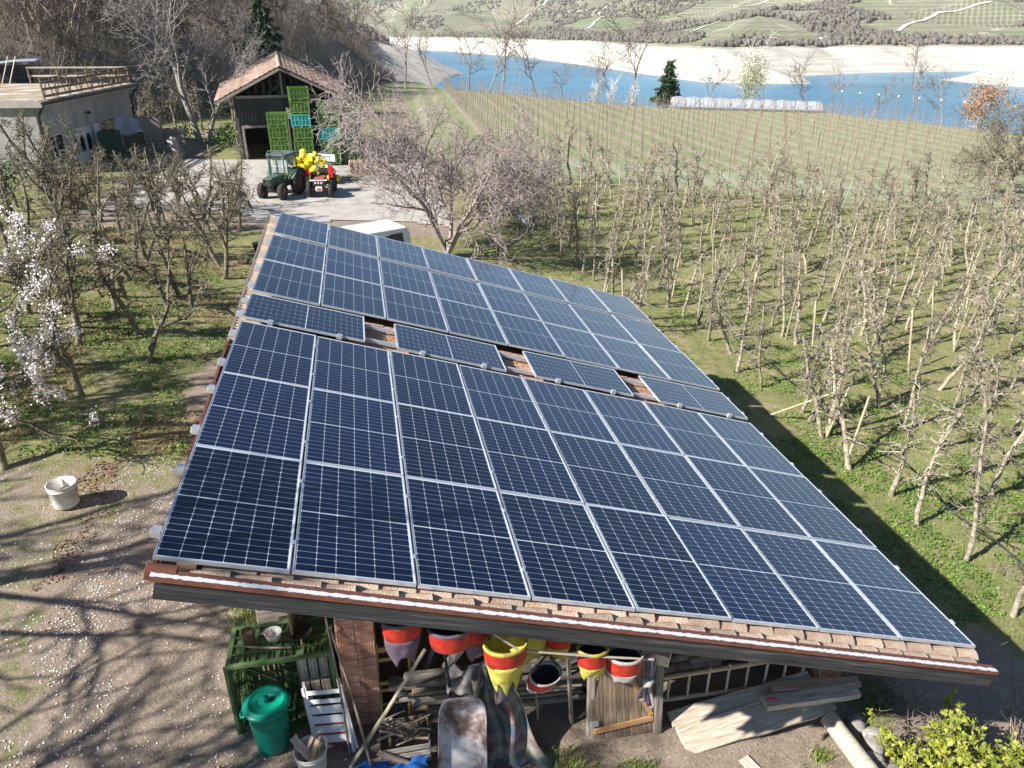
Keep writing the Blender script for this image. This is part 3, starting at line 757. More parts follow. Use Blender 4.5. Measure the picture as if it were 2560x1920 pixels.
# --- orchard to the right of the shed
APP = [make_tree('apple_tree', *apple_tree(100 + i, h=2.7 + .22 * (i % 4), r=.05 + .006 * (i % 3), limbs=17 + i % 4, spread=.72, wob=.095, lim=.016, gnarl=.36, fork=.25), MT['barktan']) for i in range(9)]
OLD = [make_tree('old_apple_tree', *apple_tree(300 + i, h=4.4 + .3 * i, r=.1, limbs=17, gnarl=.5, spread=1.7), MT['barktan']) for i in range(3)]
rg = random.Random(11)
stakes = []
ORDW = 'first second third fourth fifth sixth seventh eighth ninth tenth eleventh twelfth thirteenth fourteenth fifteenth sixteenth seventeenth eighteenth nineteenth twentieth'.split()
def ordw(k): return ORDW[k] if k < 20 else ('twenty-' + ORDW[k - 20] if k < 29 else 'thirtieth' if k == 29 else 'thirty-' + ORDW[k - 30])
for i in range(13):
    X = 10.2 + 2.6 * i; nth = 0
    y = 16.5 if i == 0 else 2.2
    while y < 43 - .34 * (X - 10.2) + rg.uniform(-1, 1):
        x_ = X + rg.uniform(-.3, .3) + 0.012 * (y - 10); y_ = y + rg.uniform(-.3, .3)
        if in_view(x_, y_, gh(x_, y_) + 1.2, .05) and not (y_ > 38 and x_ < 8.5):
            plant(APP[rg.randrange(9)], x_, y_, 'bare gnarled apple tree, %s from the viewer in the %s orchard row beyond the shed' % (ordw(nth), ORDW[i]), 'apple tree', 'apple trees in the sunny orchard', s=rg.uniform(.88, 1.22), tilt=(rg.uniform(-.1, .1), rg.uniform(-.1, .1)))
            nth += 1
            if rg.random() < .35: stakes.append((x_ + rg.uniform(-.15, .15), y_ + rg.uniform(-.25, .25)))
        y += rg.uniform(.92, 1.35)
for k, (x_, y_, lab) in enumerate([(14.6, 41.0, 'tall old apple tree with bent top at the vineyard edge, nearest the cherry tree'), (20.3, 37.5, 'tall old apple tree with white trunk amid the sunny orchard'), (25.4, 35.6, 'tall old apple tree with leaning crown, farthest from the cherry tree')]):
    plant(OLD[k], x_, y_, lab, 'apple tree')
stk = MB().tube([(0, 0, -.25), (0, 0, 1.9)], [.034, .03], 6).mesh('orchard_stake'); stk.materials.append(MT['stake'])
for x_, y_ in stakes[:120]:
    o = link('orchard_stake', stk, None, loc=(x_, y_, gh(x_, y_)), rot=(rg.uniform(-.18, .18), rg.uniform(-.18, .18), rg.uniform(0, 6)))
    tag(o, 'grey wooden stake propping an apple tree in the sunny orchard', 'stake', 'stakes in the sunny orchard')
for (p0, p1, lab) in [((11.9, 10.9, 0), (13.0, 9.7, 1.35), 'slanting brace pole leaning on an end post beside the roof shadow'), ((9.2, 28.6, 0), (9.9, 28.2, 1.6), 'pale stick leaning across the grey pipe')]:
    a = Vector((p0[0], p0[1], gh(p0[0], p0[1]))); b = Vector((p1[0], p1[1], gh(p1[0], p1[1]) + p1[2]))
    tag(MB().tube([a, b], .026, 6).build('brace_pole', MT['stake']), lab, 'pole')
tag(MB().tube([(12.95, 9.75, gh(12.95, 9.75) - .3), (13.0, 9.7, gh(13, 9.7) + 2.1)], .06, 8).build('end_post', MT['stake']), 'thick wooden end post of the orchard row beside the roof shadow', 'post')
# irrigation hose sagging along the first row
hp = []
for i in range(60):
    y = 0.5 + i * 0.28; hp.append((13.35 + .12 * math.sin(i * .35), y, gh(13.35, y) + .45 + .13 * math.sin(i * .55)))
tag(MB().tube(hp, .016, 6).build('irrigation_hose', MT['hose']), 'black irrigation hose strung low along the nearest orchard row', 'hose')
hp = [(16.5 + .1 * math.sin(i * .4), 3 + i * .4, gh(16.5, 3 + i * .4) + .5 + .12 * math.sin(i * .5)) for i in range(60)]
tag(MB().tube(hp, .013, 5).build('irrigation_hose', MT['hose']), 'black irrigation hose strung along the second orchard row', 'hose')
# grey pipe leaning among the trees
a = Vector((9.35, 29.5, gh(9.35, 29.5) + .25)); b = Vector((8.3, 31.3, gh(8.3, 31.3) + 1.3))
pm = MB(); pm.tube([a, a + (b - a) * .5, b], .14, 14, caps=False); pm.tube([b, a + (b - a) * .5, a], .12, 14, caps=False)
tag(pm.build('grey_pipe', MT['pipe']), 'wide grey plastic pipe leaning in the grass behind the cherry tree', 'pipe')

# --- older orchard on the left
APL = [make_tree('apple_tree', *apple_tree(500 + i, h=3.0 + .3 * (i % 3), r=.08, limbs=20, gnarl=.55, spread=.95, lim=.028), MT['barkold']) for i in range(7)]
fixed = [(-3.9, 13.4), (-4.8, 11.6), (-4.6, 15.6), (-4.3, 17.8)]
for X in (-3.6, -5.8, -8.0, -10.2, -12.4, -14.6):
    y = 17 + rg.uniform(0, 1) if X > -4 else 13.0 + rg.uniform(0, 1)
    while y < 27.5:
        fixed.append((X + rg.uniform(-.5, .5), y + rg.uniform(-.4, .4))); y += rg.uniform(1.2, 1.7)
for Y_ in (27.6, 29.2, 30.8, 32.4):
    x_ = -13.5
    while x_ < -3.0:
        fixed.append((x_ + rg.uniform(-.3, .3), Y_ + rg.uniform(-.5, .5))); x_ += rg.uniform(.9, 1.4)
for (x_, y_) in fixed:
    if in_view(x_, y_, gh(x_, y_) + 1.5, .04):
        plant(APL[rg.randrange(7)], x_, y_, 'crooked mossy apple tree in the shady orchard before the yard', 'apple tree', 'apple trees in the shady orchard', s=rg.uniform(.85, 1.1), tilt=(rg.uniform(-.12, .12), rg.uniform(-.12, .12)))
for k in range(95):
    x_, y_ = rg.uniform(-44, -6), rg.uniform(58, 92)
    if (x_ > -13 and y_ < 62) or (-29 < x_ < -13 and y_ < 58) or not in_view(x_, y_, gh(x_, y_) + 1.5, .04) or (-25 < x_ < -20 and y_ < 64): continue
    plant(APL[rg.randrange(7)], x_, y_, 'leafless fruit tree on the bank between the terrace and the woods', 'tree', 'fruit trees on the bank above the terrace', s=rg.uniform(1.1, 1.6))
# more old trees around the house and beyond the track
for (x_, y_) in [(-12.5, 33.5), (-13.8, 36), (-14.4, 31.5), (-11.8, 37.5), (-13.0, 39.5), (-14.6, 38), (-12.2, 35.2), (-15.5, 34.5), (-12.6, 62), (-10.5, 64), (-8.2, 63), (-6.8, 66), (-12, 67), (-9.2, 69), (-5.2, 70), (-7.5, 73), (-11, 74), (-4, 75), (-14, 70), (-16.5, 66), (-3.5, 66), (-2.6, 72)]:
    plant(APL[rg.randrange(7)], x_, y_, 'leafless orchard tree growing round the house and behind the barn', 'tree', 'old orchard trees beyond the yard', s=rg.uniform(1.1, 1.5))

# --- blossoming plum at the path
rgn = np.random.default_rng(41)
tk, cr = bare_tree(77, 3.0, .085, n=(9, 8, 6), rmin=.006, ang=(.5, 1.1), wob=.16, grav=.0, lens=((.45, .75), (.35, .6), (.3, .5)), t0=.22, lean=.15)
tw = [p for p in cr if p[1][0] < .012]
pts = []
for p, r in tw:
    for _ in range(2):
        if rgn.random() < .5:
            q = at_t((p, r), rgn.random())[0]
            if q[2] > .7:
                nn = rgn.integers(25, 60); pts.append(q + rgn.normal(0, 1, (nn, 3)) * np.array([.04, .04, .065]))
blo = quads('blossom', np.concatenate(pts), .032, rgn)
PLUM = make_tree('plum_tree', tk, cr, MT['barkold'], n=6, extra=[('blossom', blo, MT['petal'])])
plant(PLUM, -5.25, 8.35, 'plum tree covered in white blossom beside the dirt path', 'plum tree', s=1.2, rz=2.2, tilt=(.0, -.06))
plant(PLUM, -8.2, 12.2, 'blossoming plum tree at the picture edge behind the path plum', 'plum tree', s=1.0, rz=4.2)
# tall bare tree standing left of the path, out of the picture: its branches shade the path and the roof corner
SH = make_tree('ash_tree', *bare_tree(91, 9.0, .2, n=(10, 7, 5), rmin=.026, lens=((.4, .6), (.35, .55), (.3, .5)), t0=.35), MT['barkgrey'])
plant(SH, -7.4, -1.2, 'tall bare ash tree beside the path', 'tree', s=1.0, rz=1.0)
plant(SH, -9.6, 3.6, 'tall bare ash tree behind the path bucket', 'tree', s=.9, rz=3.0)
plant(SH, -11.5, -3.6, 'bare ash tree farther from the path, before the first', 'tree', s=1.05, rz=4.4)
plant(SH, -12.2, 7.2, 'bare ash tree farther back beside the plum', 'tree', s=.85, rz=5.5)
plant(SH, -14.5, 2.0, 'bare ash tree farthest from the path', 'tree', s=1.1, rz=.2)

# --- big bare cherry behind the shed
rgn = np.random.default_rng(8)
cfg = {'rmin': .0075, 0: dict(seg=8, wob=.12, grav=.0, tip=.3, n=(8, 10), t0=.18, ang=(.5, 1.0), len=(.4, .62), rr=.6), 1: dict(seg=6, wob=.16, grav=-.02, tip=.35, n=(6, 8), t0=.15, ang=(.4, 1.0), len=(.4, .65), rr=.6),
       2: dict(seg=5, wob=.18, grav=-.02, tip=.5, n=(5, 7), t0=.1, ang=(.4, 1.0), len=(.35, .6), rr=.6), 3: dict(seg=3, wob=.22, grav=0, tip=.7, n=(2, 3), t0=.2, ang=(.4, 1.0), len=(.3, .6), rr=.7), 4: dict(seg=2, wob=.2, grav=0, tip=.8, n=(0, 0), t0=.2, ang=(.4, .9), len=(.3, .5), rr=.7)}
out = {}
for k in range(5):
    a = k * 1.256 + .4
    grow(rgn, out, np.array([.1 * math.cos(a), .1 * math.sin(a), .2]), np.array([.75 * math.cos(a), .75 * math.sin(a), 1.0 if k != 1 else 1.8]), 3.7 if k != 1 else 4.4, .085, 0, cfg)
stem_ = [walk(rgn, np.array([0, 0, -.3]), (0, 0, 1), .7, .17, .14, 3, .05)]
CH = make_tree('cherry_tree', stem_, sum(out.values(), []), MT['barkgrey'], MT['barkpink'])
plant(CH, 5.0, 24.9, 'wide bare cherry tree with pinkish twigs behind the shed roof', 'cherry tree', s=1.32, rz=.75).scale = (1.08, 1.12, 1.5)
out2 = {}
cfg2 = dict(cfg); 
for k in range(4):
    a = k * 1.57 + .2
    grow(rgn, out2, np.array([0, 0, .2]), np.array([.8 * math.cos(a), .8 * math.sin(a), .9]), 3.1, .07, 0, cfg2)
CH2 = make_tree('cherry_tree', stem_, sum(out2.values(), []), MT['barkgrey'], MT['barkpink'])
plant(CH2, 7.2, 31.0, 'smaller bare cherry tree behind the wide one, near the tractors', 'cherry tree', s=1.05, rz=1.2)

# --- walnut beside the barn track
rgn = np.random.default_rng(15)
out = {}
cfg = {'rmin': .011, 0: dict(seg=9, wob=.07, grav=.02, tip=.35, n=(9, 11), t0=.3, ang=(.4, .9), len=(.4, .62), rr=.6), 1: dict(seg=6, wob=.13, grav=.05, tip=.35, n=(7, 9), t0=.2, ang=(.4, .9), len=(.4, .6), rr=.6),
       2: dict(seg=5, wob=.16, grav=.05, tip=.45, n=(6, 7), t0=.1, ang=(.4, 1.0), len=(.35, .6), rr=.6), 3: dict(seg=3, wob=.18, grav=.04, tip=.6, n=(2, 4), t0=.1, ang=(.4, 1.0), len=(.35, .6), rr=.7), 4: dict(seg=2, wob=.2, grav=0, tip=.8, n=(0, 0), t0=.2, ang=(.4, .9), len=(.3, .5), rr=.7)}
grow(rgn, out, np.array([0, 0, -.3]), np.array([-.13, .02, 1]), 9.5, .25, 0, cfg)
grow(rgn, out, np.array([.35, .1, -.3]), np.array([.16, .05, 1]), 6.5, .15, 0, cfg)
WAL = make_tree('walnut_tree', out[0], sum((out[k] for k in out if k), []), MT['barkgrey'])
plant(WAL, -9.4, 54.5, 'tall pale walnut tree with bare crown between the house and barn', 'walnut tree', s=1.0, rz=0)

# --- woodland on the hillside behind
WOODS = [make_tree('woodland_tree', *bare_tree(600 + i, 6.5 + .5 * (i % 4), .11, n=(12, 8, 6), rmin=.017, lens=((.35, .6), (.35, .6), (.35, .6)), t0=.2, grav=.05), MT['barkwood']) for i in range(6)]
def conifer(seed, h, w, dens=1.0):
    rg_ = np.random.default_rng(seed); C = []
    br = []
    nl = int(h * 3.2)
    for i in range(nl):
        t = (i + .5) / nl; z = h * (.12 + .88 * t); R = w * (1 - t) ** .8 * rg_.uniform(.7, 1.15) + .15
        for k in range(int(5 + 3 * (1 - t))):
            a = rg_.random() * 6.28; L = R * rg_.uniform(.6, 1.1)
            e = np.array([math.cos(a) * L, math.sin(a) * L, -.18 * L]); br.append((np.array([[0, 0, z], np.array([0, 0, z]) + e]), np.array([.03, .012])))
            m_ = int(16 * dens * L) + 4
            tt = rg_.random(m_) ** .7
            C.append(np.array([0, 0, z]) + tt[:, None] * e + rg_.normal(0, 1, (m_, 3)) * np.array([.16, .16, .1]))
    tr = [walk(rg_, np.array([0, 0, -.3]), (0, 0, 1), h * 1.0, .05 * w + .06, .02, 6, .02)]
    return make_tree('conifer', tr, br, MT['barkwood'], extra=[('foliage', quads('foliage', np.concatenate(C), .26, rg_, aspect=1.6), MT['conifer'])])
CON = [conifer(3, 8.0, 2.0), conifer(4, 9.0, 3.6)]
rg = random.Random(21)
n_ = 0; tries = 0
while n_ < 260 and tries < 6000:
    tries += 1
    y_ = 62 + 150 * rg.random() ** 1.5; x_ = rg.uniform(-75, 26)
    d = float(sdist(np.array([x_]), np.array([y_]), FOOT)[0])
    if d < 4 or (-30 < x_ < -11 and y_ < 66): continue
    z_ = gh(x_, y_)
    if not in_view(x_, y_, z_ + 4, .06) or not in_view(x_, y_, z_ + 1.0, .06): continue
    plant(WOODS[rg.randrange(6)], x_, y_, 'leafless woodland tree on the slope behind the house and barn', 'tree', 'bare trees on the wooded slope', s=rg.uniform(.75, 1.35))
    n_ += 1
for (x_, y_, lab, s) in [(-6.6, 78, 'tall dark conifer rising behind the barn', 1.15), (-34.5, 74, 'dark conifer at the top corner above the house', 1.25), (-31, 80, 'second dark conifer above the house', 1.0), (14, 205, 'small conifer on the far crest above the lake', 1.0), (9, 215, 'small conifer left of the crest conifer', .8)]:
    plant(CON[0 if s < 1.1 else 1], x_, y_, lab, 'conifer', s=s)
# far wood on the point above the lake: one mass of treetops
def crowns(name, P, size, mat_, seed, jag=.4):
    bm = bmesh.new(); bmesh.ops.create_icosphere(bm, subdivisions=1, radius=1)
    bv = np.array([v.co[:] for v in bm.verts]); bf = np.array([[v.index for v in f.verts] for f in bm.faces]); bm.free()
    rg_ = np.random.default_rng(seed); N = len(P)
    s = size * (.6 + .8 * rg_.random(N))
    V = bv[None] * (1 + rg_.uniform(-jag, jag, (N, len(bv), 1))) * s[:, None, None] * np.array([.8, .8, 1.0]) + P[:, None, :] + np.array([0, 0, .5]) * s[:, None, None]
    F = bf[None] + (np.arange(N) * len(bv))[:, None, None]
    return link(name, np_mesh(name, V.reshape(-1, 3), F.reshape(-1, 3)), mat_)
rgn = np.random.default_rng(5)
xx = rgn.uniform(-160, 90, 9000); yy = rgn.uniform(165, 720, 9000)
dd = sdist(xx, yy, FOOT); zz = gz(xx, yy)
k = (dd > 5) & (dd < 150) & ((zz > -3 + 4 * rgn.random(9000)) | (yy < 260)) & (rgn.random(9000) < .8)
MT['farwood'] = mat('far_bare_woods', [(.06, .05, .05), (.13, .11, .105), (.19, .165, .15)], .35, rough=1.0, lo=.35, hi=.65)
tag(crowns('wooded_slope', np.stack([xx[k], yy[k], zz[k]], 1), 3.0, MT['farwood'], 6, .5), 'bare woods covering the point above the lake', kind='stuff')
xx = []; 
a_ = np.radians(rgn.uniform(-12, 62, 110000)); r_ = np.exp(rgn.uniform(math.log(420), math.log(2450), 110000))
xx = 1.85 + r_ * np.sin(a_); yy = -5 + r_ * np.cos(a_)
dd = sdist(xx, yy, SHORE)
gul = fbm(xx / 150, yy / 150, 77, 3)
k = (dd > 84) & (((dd < 118 + 90 * (gul - .4)) & (gul > .47)) | (gul > .585))
k &= rgn.random(110000) < .85
zz = hz(xx, yy)
MT['hillwood'] = mat('hill_woods', [(.085, .075, .065), (.165, .145, .125), (.12, .125, .075)], .05, rough=1.0, lo=.35, hi=.65)
tag(crowns('hill_woods', np.stack([xx[k], yy[k], zz[k]], 1), 2.7, MT['hillwood'], 9, .6), 'brown bare woods in the gullies of the far hills', kind='stuff')

# --- vineyard field: posts, wires and thin young plants
rg = random.Random(31)
pst = MB().tube([(0, 0, -.3), (0, 0, 2.15)], [.033, .03], 5).mesh('vineyard_post'); pst.materials.append(MT['post'])
np_ = 0; sap = []; wires = []
extra_posts = []
for i in range(21):
    X = 12.0 + 2.5 * i
    ye = 46.5 - .34 * (X - 12)
    first = None
    while ye < 135:
        x_ = X + .05 * (ye - 46)
        if float(sdist(np.array([x_]), np.array([ye]), EDGE)[0]) > -1.5: break
        if in_view(x_, ye, gh(x_, ye) + 1, .02):
            if first is None: first = (x_, ye)
            last = (x_, ye)
            if np_ < 300:
                o = link('vineyard_post', pst, None, loc=(x_, ye, gh(x_, ye)), rot=(rg.uniform(-.025, .025), rg.uniform(-.025, .025), 0))
                tag(o, 'thin rusty trellis post in the vineyard field above the lake', 'post', 'trellis posts in the vineyard field'); np_ += 1
            else: extra_posts.append((x_, ye))
            for q in range(4):
                yy0 = ye + q * .9 + rg.uniform(-.2, .2); sap.append((x_ + rg.uniform(-.08, .08), yy0))
        ye += 2.0 if i == 0 else 2.9 + rg.uniform(-.08, .08)
    if first: wires.append((first, last))
rgn = np.random.default_rng(3)
paths = []
for (x_, y_) in sap:
    b0 = np.array([x_, y_, gh(x_, y_)])
    st = walk(rgn, b0, (rgn.normal(0, .06), rgn.normal(0, .06), 1), rgn.uniform(1.3, 2.0), .014, .008, 3, .06); paths.append(st)
    for _ in range(3):
        q = at_t(st, rgn.uniform(.35, .95))[0]; paths.append(walk(rgn, q, (rgn.normal(0, .4), rgn.normal(0, 1), .5), rgn.uniform(.3, .6), .009, .006, 2, .15))
for (f, l_) in wires:
    for zt in (.8, 1.5):
        n_s = 8; pts = np.array([[f[0] + (l_[0] - f[0]) * t, f[1] + (l_[1] - f[1]) * t, gh(f[0] + (l_[0] - f[0]) * t, f[1] + (l_[1] - f[1]) * t) + zt] for t in np.linspace(0, 1, n_s)])
        paths.append((pts, np.full(n_s, .006)))
if extra_posts:
    tag(link('far_posts', tubes('far_posts', [(np.array([[a, b, gh(a, b) - .2], [a, b, gh(a, b) + 2.25]]), np.array([.032, .03])) for a, b in extra_posts], 4), MT['post']), 'the many farther trellis posts of the vineyard field', kind='stuff')
MT['sapling'] = mat('young_vine_canes', [(.26, .22, .19), (.38, .33, .29)], 3, rough=.9)
tag(link('vine_rows', tubes('vine_rows', paths, 3), MT['sapling']), 'thin young canes and wires between the trellis posts', kind='stuff')

# --- trees along the lake edge
LK = [make_tree('bare_tree', *bare_tree(700 + i, 7.5 + i, .13, n=(8, 6, 4), rmin=.028, wob=.17, lens=((.3, .55), (.35, .6), (.3, .6)), t0=.25, grav=.08), MT['barkwood']) for i in range(4)]
LKP = [(14.5, 132, .85, 2), (19.5, 121, 1.0, 0), (22.0, 117, .85, 1), (24.0, 115.5, 1.05, 3), (28.6, 112, .95, 1), (36.5, 108, .8, 2), (41.5, 105.5, 1.1, 3), (50.5, 99.5, .55, 2), (56.5, 97.5, .55, 0), (62.0, 93.5, .6, 1), (63.6, 90.5, .5, 2), (66.5, 85, .55, 0), (67.6, 79.5, .6, 3), (69.3, 76, .5, 1), (74.5, 58, .5, 2), (32, 110, .55, 0), (38.8, 106.5, .5, 1), (9.5, 120, 1.0, 3)]
for (x_, y_, s, i) in LKP:
    plant(LK[i], x_, y_, ['tall', 'slim', 'forked', 'spreading'][i] + ' bare lakeside tree, number %s in order along the field edge' % ['one', 'two', 'three', 'four', 'five', 'six', 'seven', 'eight', 'nine', 'ten', 'eleven', 'twelve', 'thirteen', 'fourteen', 'fifteen', 'sixteen', 'seventeen', 'eighteen'][sorted(p_[0] for p_ in LKP).index(x_)], 'tree', 'bare trees along the lake edge', s=s * 1.25)
plant(conifer(8, 5.8, 2.3, 1.4), 45.2, 101.5, 'dark bushy conifer beside the white net tunnel', 'conifer', s=1.05)
rgn = np.random.default_rng(12)
C = rgn.normal(0, 1, (2600, 3)) * np.array([.95, .95, 1.6]) + np.array([0, 0, 4.0])
tk, cr = bare_tree(810, 6.6, .12, n=(12, 7, 4), rmin=.018, grav=.08, t0=.2)
BI = make_tree('birch_tree', tk, cr, MT['barkwhite'], extra=[('leaves', quads('leaves', C, .15, rgn), MT['birchleaf'])])
plant(BI, 54.5, 95.0, 'birch with white trunk and pale green leaves behind the net tunnel', 'birch', s=1.0)
C = np.concatenate([rgn.normal(0, 1, (900, 3)) * np.array([1.2, 1.2, .8]) + np.array([.4, 0, 3.6]), rgn.normal(0, 1, (500, 3)) * .6 + np.array([-1.3, 0, 2.0])])
tk, cr = bare_tree(811, 4.2, .12, n=(10, 7, 4), rmin=.018, t0=.2)
ORT = make_tree('oak_tree', tk, cr, MT['barkwood'], extra=[('leaves', quads('leaves', C, .2, rgn), MT['orangeleaf'])])
plant(ORT, 70.0, 71.0, 'small oak with dry orange leaves at the lake edge', 'oak', s=1.0)
BT = make_tree('bare_tree', *bare_tree(830, 5.4, .22, n=(13, 10, 7, 4), rmin=.012, wob=.2, ang=(.6, 1.2), lens=((.45, .7), (.4, .65), (.35, .6), (.3, .5)), t0=.28), MT['barkold'])
plant(BT, 41.5, 35.5, 'spreading brown bare tree at the edge of the sunny orchard', 'tree', s=1.0, rz=.3)
C = rgn.normal(0, 1, (1400, 3)) * np.array([.5, .5, 1.3]) + np.array([0, 0, 1.8])
WB = make_tree('blossom_tree', *bare_tree(840, 2.6, .04, n=(10, 8, 5), rmin=.012, t0=.1), MT['barkwhite'])
for (x_, y_, s) in [(35.4, 106, 1.0), (37.6, 105.4, 1.2), (40.4, 104, 1.0), (72, 73.5, 1.2)]:
    plant(WB, x_, y_, 'slender pale twiggy bush standing before the lake', 'bush', 'pale bushes at the lake edge', s=s)
# ------------------------------------------------------------------ the shed and its solar panels
SL = rad(17.04)
ROOF = Matrix(((math.cos(SL), 0, math.sin(SL), 0), (0, 1, 0, 0), (-math.sin(SL), 0, math.cos(SL), 4.5), (0, 0, 0, 1)))
def RP(u, v, n=0): return ROOF @ Vector((u, v, n))
def plane_z(x): return 4.5 - math.tan(SL) * x

shed = thing('shed', 'open timber and brick shed with monopitch tiled roof under the solar panels', 'shed', (0, 0, 0))
RB = Matrix(ROOF)
def left_u(v): return 0.03 - 0.27 * min(1, max(0, v / 12.2))
dk = MB(); dk.add([(0.05, 0.0, -.27), (8.42, -.1, -.27), (8.42, 12.25, -.27), (left_u(12.2), 12.25, -.27), (0.05, 0.0, -.165), (8.42, -.1, -.165), (8.42, 12.25, -.165), (left_u(12.2), 12.25, -.165)],
       [(3, 2, 1, 0), (4, 5, 6, 7), (0, 1, 5, 4), (1, 2, 6, 5), (2, 3, 7, 6), (3, 0, 4, 7)]); dk.build('roof_deck', MT['woodbrown'], shed, matrix=RB)

# barrel tiles along the near verge
def barrel_mesh(L=0.42, r0=0.098, r1=0.08, th=0.015, n=7):
    mb = MB(); vs = []; fs = []
    for x, r in ((-L / 2, r1), (L / 2, r0)):
        for rr_ in (r, r - th):
            for k in range(n + 1):
                a = math.pi * k / n
                vs.append((x, rr_ * math.cos(a), rr_ * math.sin(a)))
    N = n + 1
    for k in range(n):
        fs.append((k, k + 1, 2 * N + k + 1, 2 * N + k))
        fs.append((N + k + 1, N + k, 3 * N + k, 3 * N + k + 1))
        fs.append((2 * N + k, 2 * N + k + 1, 3 * N + k + 1, 3 * N + k))
        fs.append((k + 1, k, N + k, N + k + 1))
    fs.append((0, 2 * N, 3 * N, N)); fs.append((n, N + n, 3 * N + n, 2 * N + n))
    mb.add(vs, fs)
    return mb.mesh('roof_tile')
barrel = barrel_mesh()
barrel.materials.append(MT['terra_old'])
rg = random.Random(3)
for row, (v0, v1, n0) in enumerate(((0.01, -0.12, -0.165), (0.15, 0.04, -0.16), (0.3, 0.2, -0.165))):
    for i in range(26):
        u = 0.4 + 0.335 * i + 0.17 * (row % 2) + rg.uniform(-.03, .03)
        if u > 8.3: continue
        t = u / 8.4
        mtx = ROOF @ Matrix.Translation((u, v0 + (v1 - v0) * t + rg.uniform(-.008, .008), n0 + rg.uniform(-.008, .008))) @ Matrix.Rotation(rg.uniform(-.09, .09), 4, 'Z') @ Matrix.Rotation(rad(-3.0) + rg.uniform(-.02, .02), 4, 'Y')
        link('roof_tile', barrel, None, shed, matrix=mtx)
# ribbed tiles where the roof shows between and beside the panels
def wave_mesh(L=0.4, W=0.215, th=0.014):
    n = 12; vs = []; fs = []
    for x, dz in ((-L / 2, 0), (L / 2, 0.014)):
        for o_ in (0, -th):
            for k in range(n + 1):
                y = -W / 2 + W * k / n
                vs.append((x, y, 0.017 * math.cos(4 * math.pi * k / n) + o_ + dz))
    N = n + 1
    for k in range(n):
        fs += [(k, k + 1, 2 * N + k + 1, 2 * N + k), (N + k + 1, N + k, 3 * N + k, 3 * N + k + 1), (2 * N + k, 2 * N + k + 1, 3 * N + k + 1, 3 * N + k), (k + 1, k, N + k, N + k + 1)]
    return MB().add(vs, [tuple(reversed(f)) for f in fs]).mesh('roof_tile')
wave = wave_mesh(); wave.materials.append(MT['terra'])
wave_old = wave.copy(); wave_old.materials.clear(); wave_old.materials.append(MT['terra_old'])
spots = []
for g in range(3):
    c0 = 1.755 + 2.235 * g
    for i in range(3):
        for j in range(7):
            spots.append((c0 - 0.22 + 0.36 * i + rg.uniform(-.01, .01), 5.2 + 0.212 * j))
for j in range(22, 57): spots.append((left_u(.212 * j) + .2, 0.22 + 0.212 * j))
for (u, v) in spots:
    mtx = ROOF @ Matrix.Translation((u, v, -0.125 + rg.uniform(-.004, .004))) @ Matrix.Rotation(rg.uniform(-.015, .015), 4, 'Z')
    link('roof_tile', wave if u > 1 else wave_old, None, shed, matrix=mtx)
# verge: weathered barge boards and painted rusty flashing
VL = Vector((-0.0, -0.08, 0)); VR = Vector((8.12, -0.22, 0))
def verge(x_off, dn):
    a = VL.copy(); b = VR.copy()
    a.y += x_off; b.y += x_off
    a.z = plane_z(a.x) - 0.03 + dn; b.z = plane_z(b.x) - 0.035 + dn
    return a, b
a, b = verge(0.0, -0.16); plank('barge_board', a, b, 0.05, 0.23, MT['woodbeam'], shed, bevel=0.006)
a, b = verge(0.05, -0.2); a.x += 0.5; b.x -= 0.9; a.z -= 0.153; b.z += 0.275; plank('lower_barge_board', a, b, 0.05, 0.13, MT['woodgrey'], shed, bevel=0.005)
a, b = verge(0.0, -0.035); fl = plank('flashing', a, b, 0.1, 0.012, MT['flash'], shed, bevel=0)
a, b = verge(-0.053, -0.05); plank('flashing_lip', a, b, 0.006, 0.042, MT['rustred'], shed, bevel=0)
# rust-red sheets at the high edge
MB().bb(-0.03, 0.2, -0.07, 0.03, -0.15, -0.05).build('corner_sheet', MT['rustred'], shed, matrix=RB, bevel=0.004)
for v0, v1 in ((0.1, 1.9), (1.95, 3.5), (3.55, 4.75), (4.8, 12.2)):
    plank('edge_sheet', RP(left_u(v0) - .012, v0, -.19), RP(left_u(v1) - .012, v1, -.19), .03, .16, MT['rustred'] if v0 < 4 else MT['woodgrey'], shed, up=(0.29, 0, .957), bevel=0)
# rails, brackets at the high edge, clamps
ROWS = [(0.045, 0.0, 1.745), (1.805, 0.0, 1.745), (3.565, 0.0, 1.745), (5.41, 0.03, 1.04), (6.56, 0.05, 1.745), (8.325, 0.05, 1.745), (10.15, 0.075, 1.745)]
for (v, n, L) in ROWS:
    for f in (0.22, 0.78):
        MB().bb(-0.1, 8.5, v + L * f - 0.02, v + L * f + 0.02, -0.095 + n, -0.04 + n).build('mounting_rail', MT['alu'], shed, matrix=RB)
        MB().bb(-0.085, -0.015, v + L * f - 0.035, v + L * f + 0.035, -0.1 + n, -0.02 + n).build('rail_bracket', MT['alu'], shed, matrix=RB)
        MB().bb(8.462, 8.49, v + L * f - 0.03, v + L * f + 0.03, -0.03 + n, 0.006 + n).build('end_clamp', MT['alu'], shed, matrix=RB)
for g in range(4):
    for f in (0.22, 0.78):
        u = 2.235 * g + 1.755 * f
        MB().bb(u - 0.035, u + 0.035, 5.385, 5.428, -0.02, 0.055).build('clamp', MT['alu'], shed, matrix=RB)
for (v, n, L) in ROWS:
    if L < 1.5: continue
    for c in range(1, 8):
        for f in (0.22, 0.78):
            MB().bb(1.06 * c - 0.022, 1.06 * c + 0.002, v + L * f - 0.025, v + L * f + 0.025, n, n + 0.006).build('clamp', MT['alu'], shed, matrix=RB)

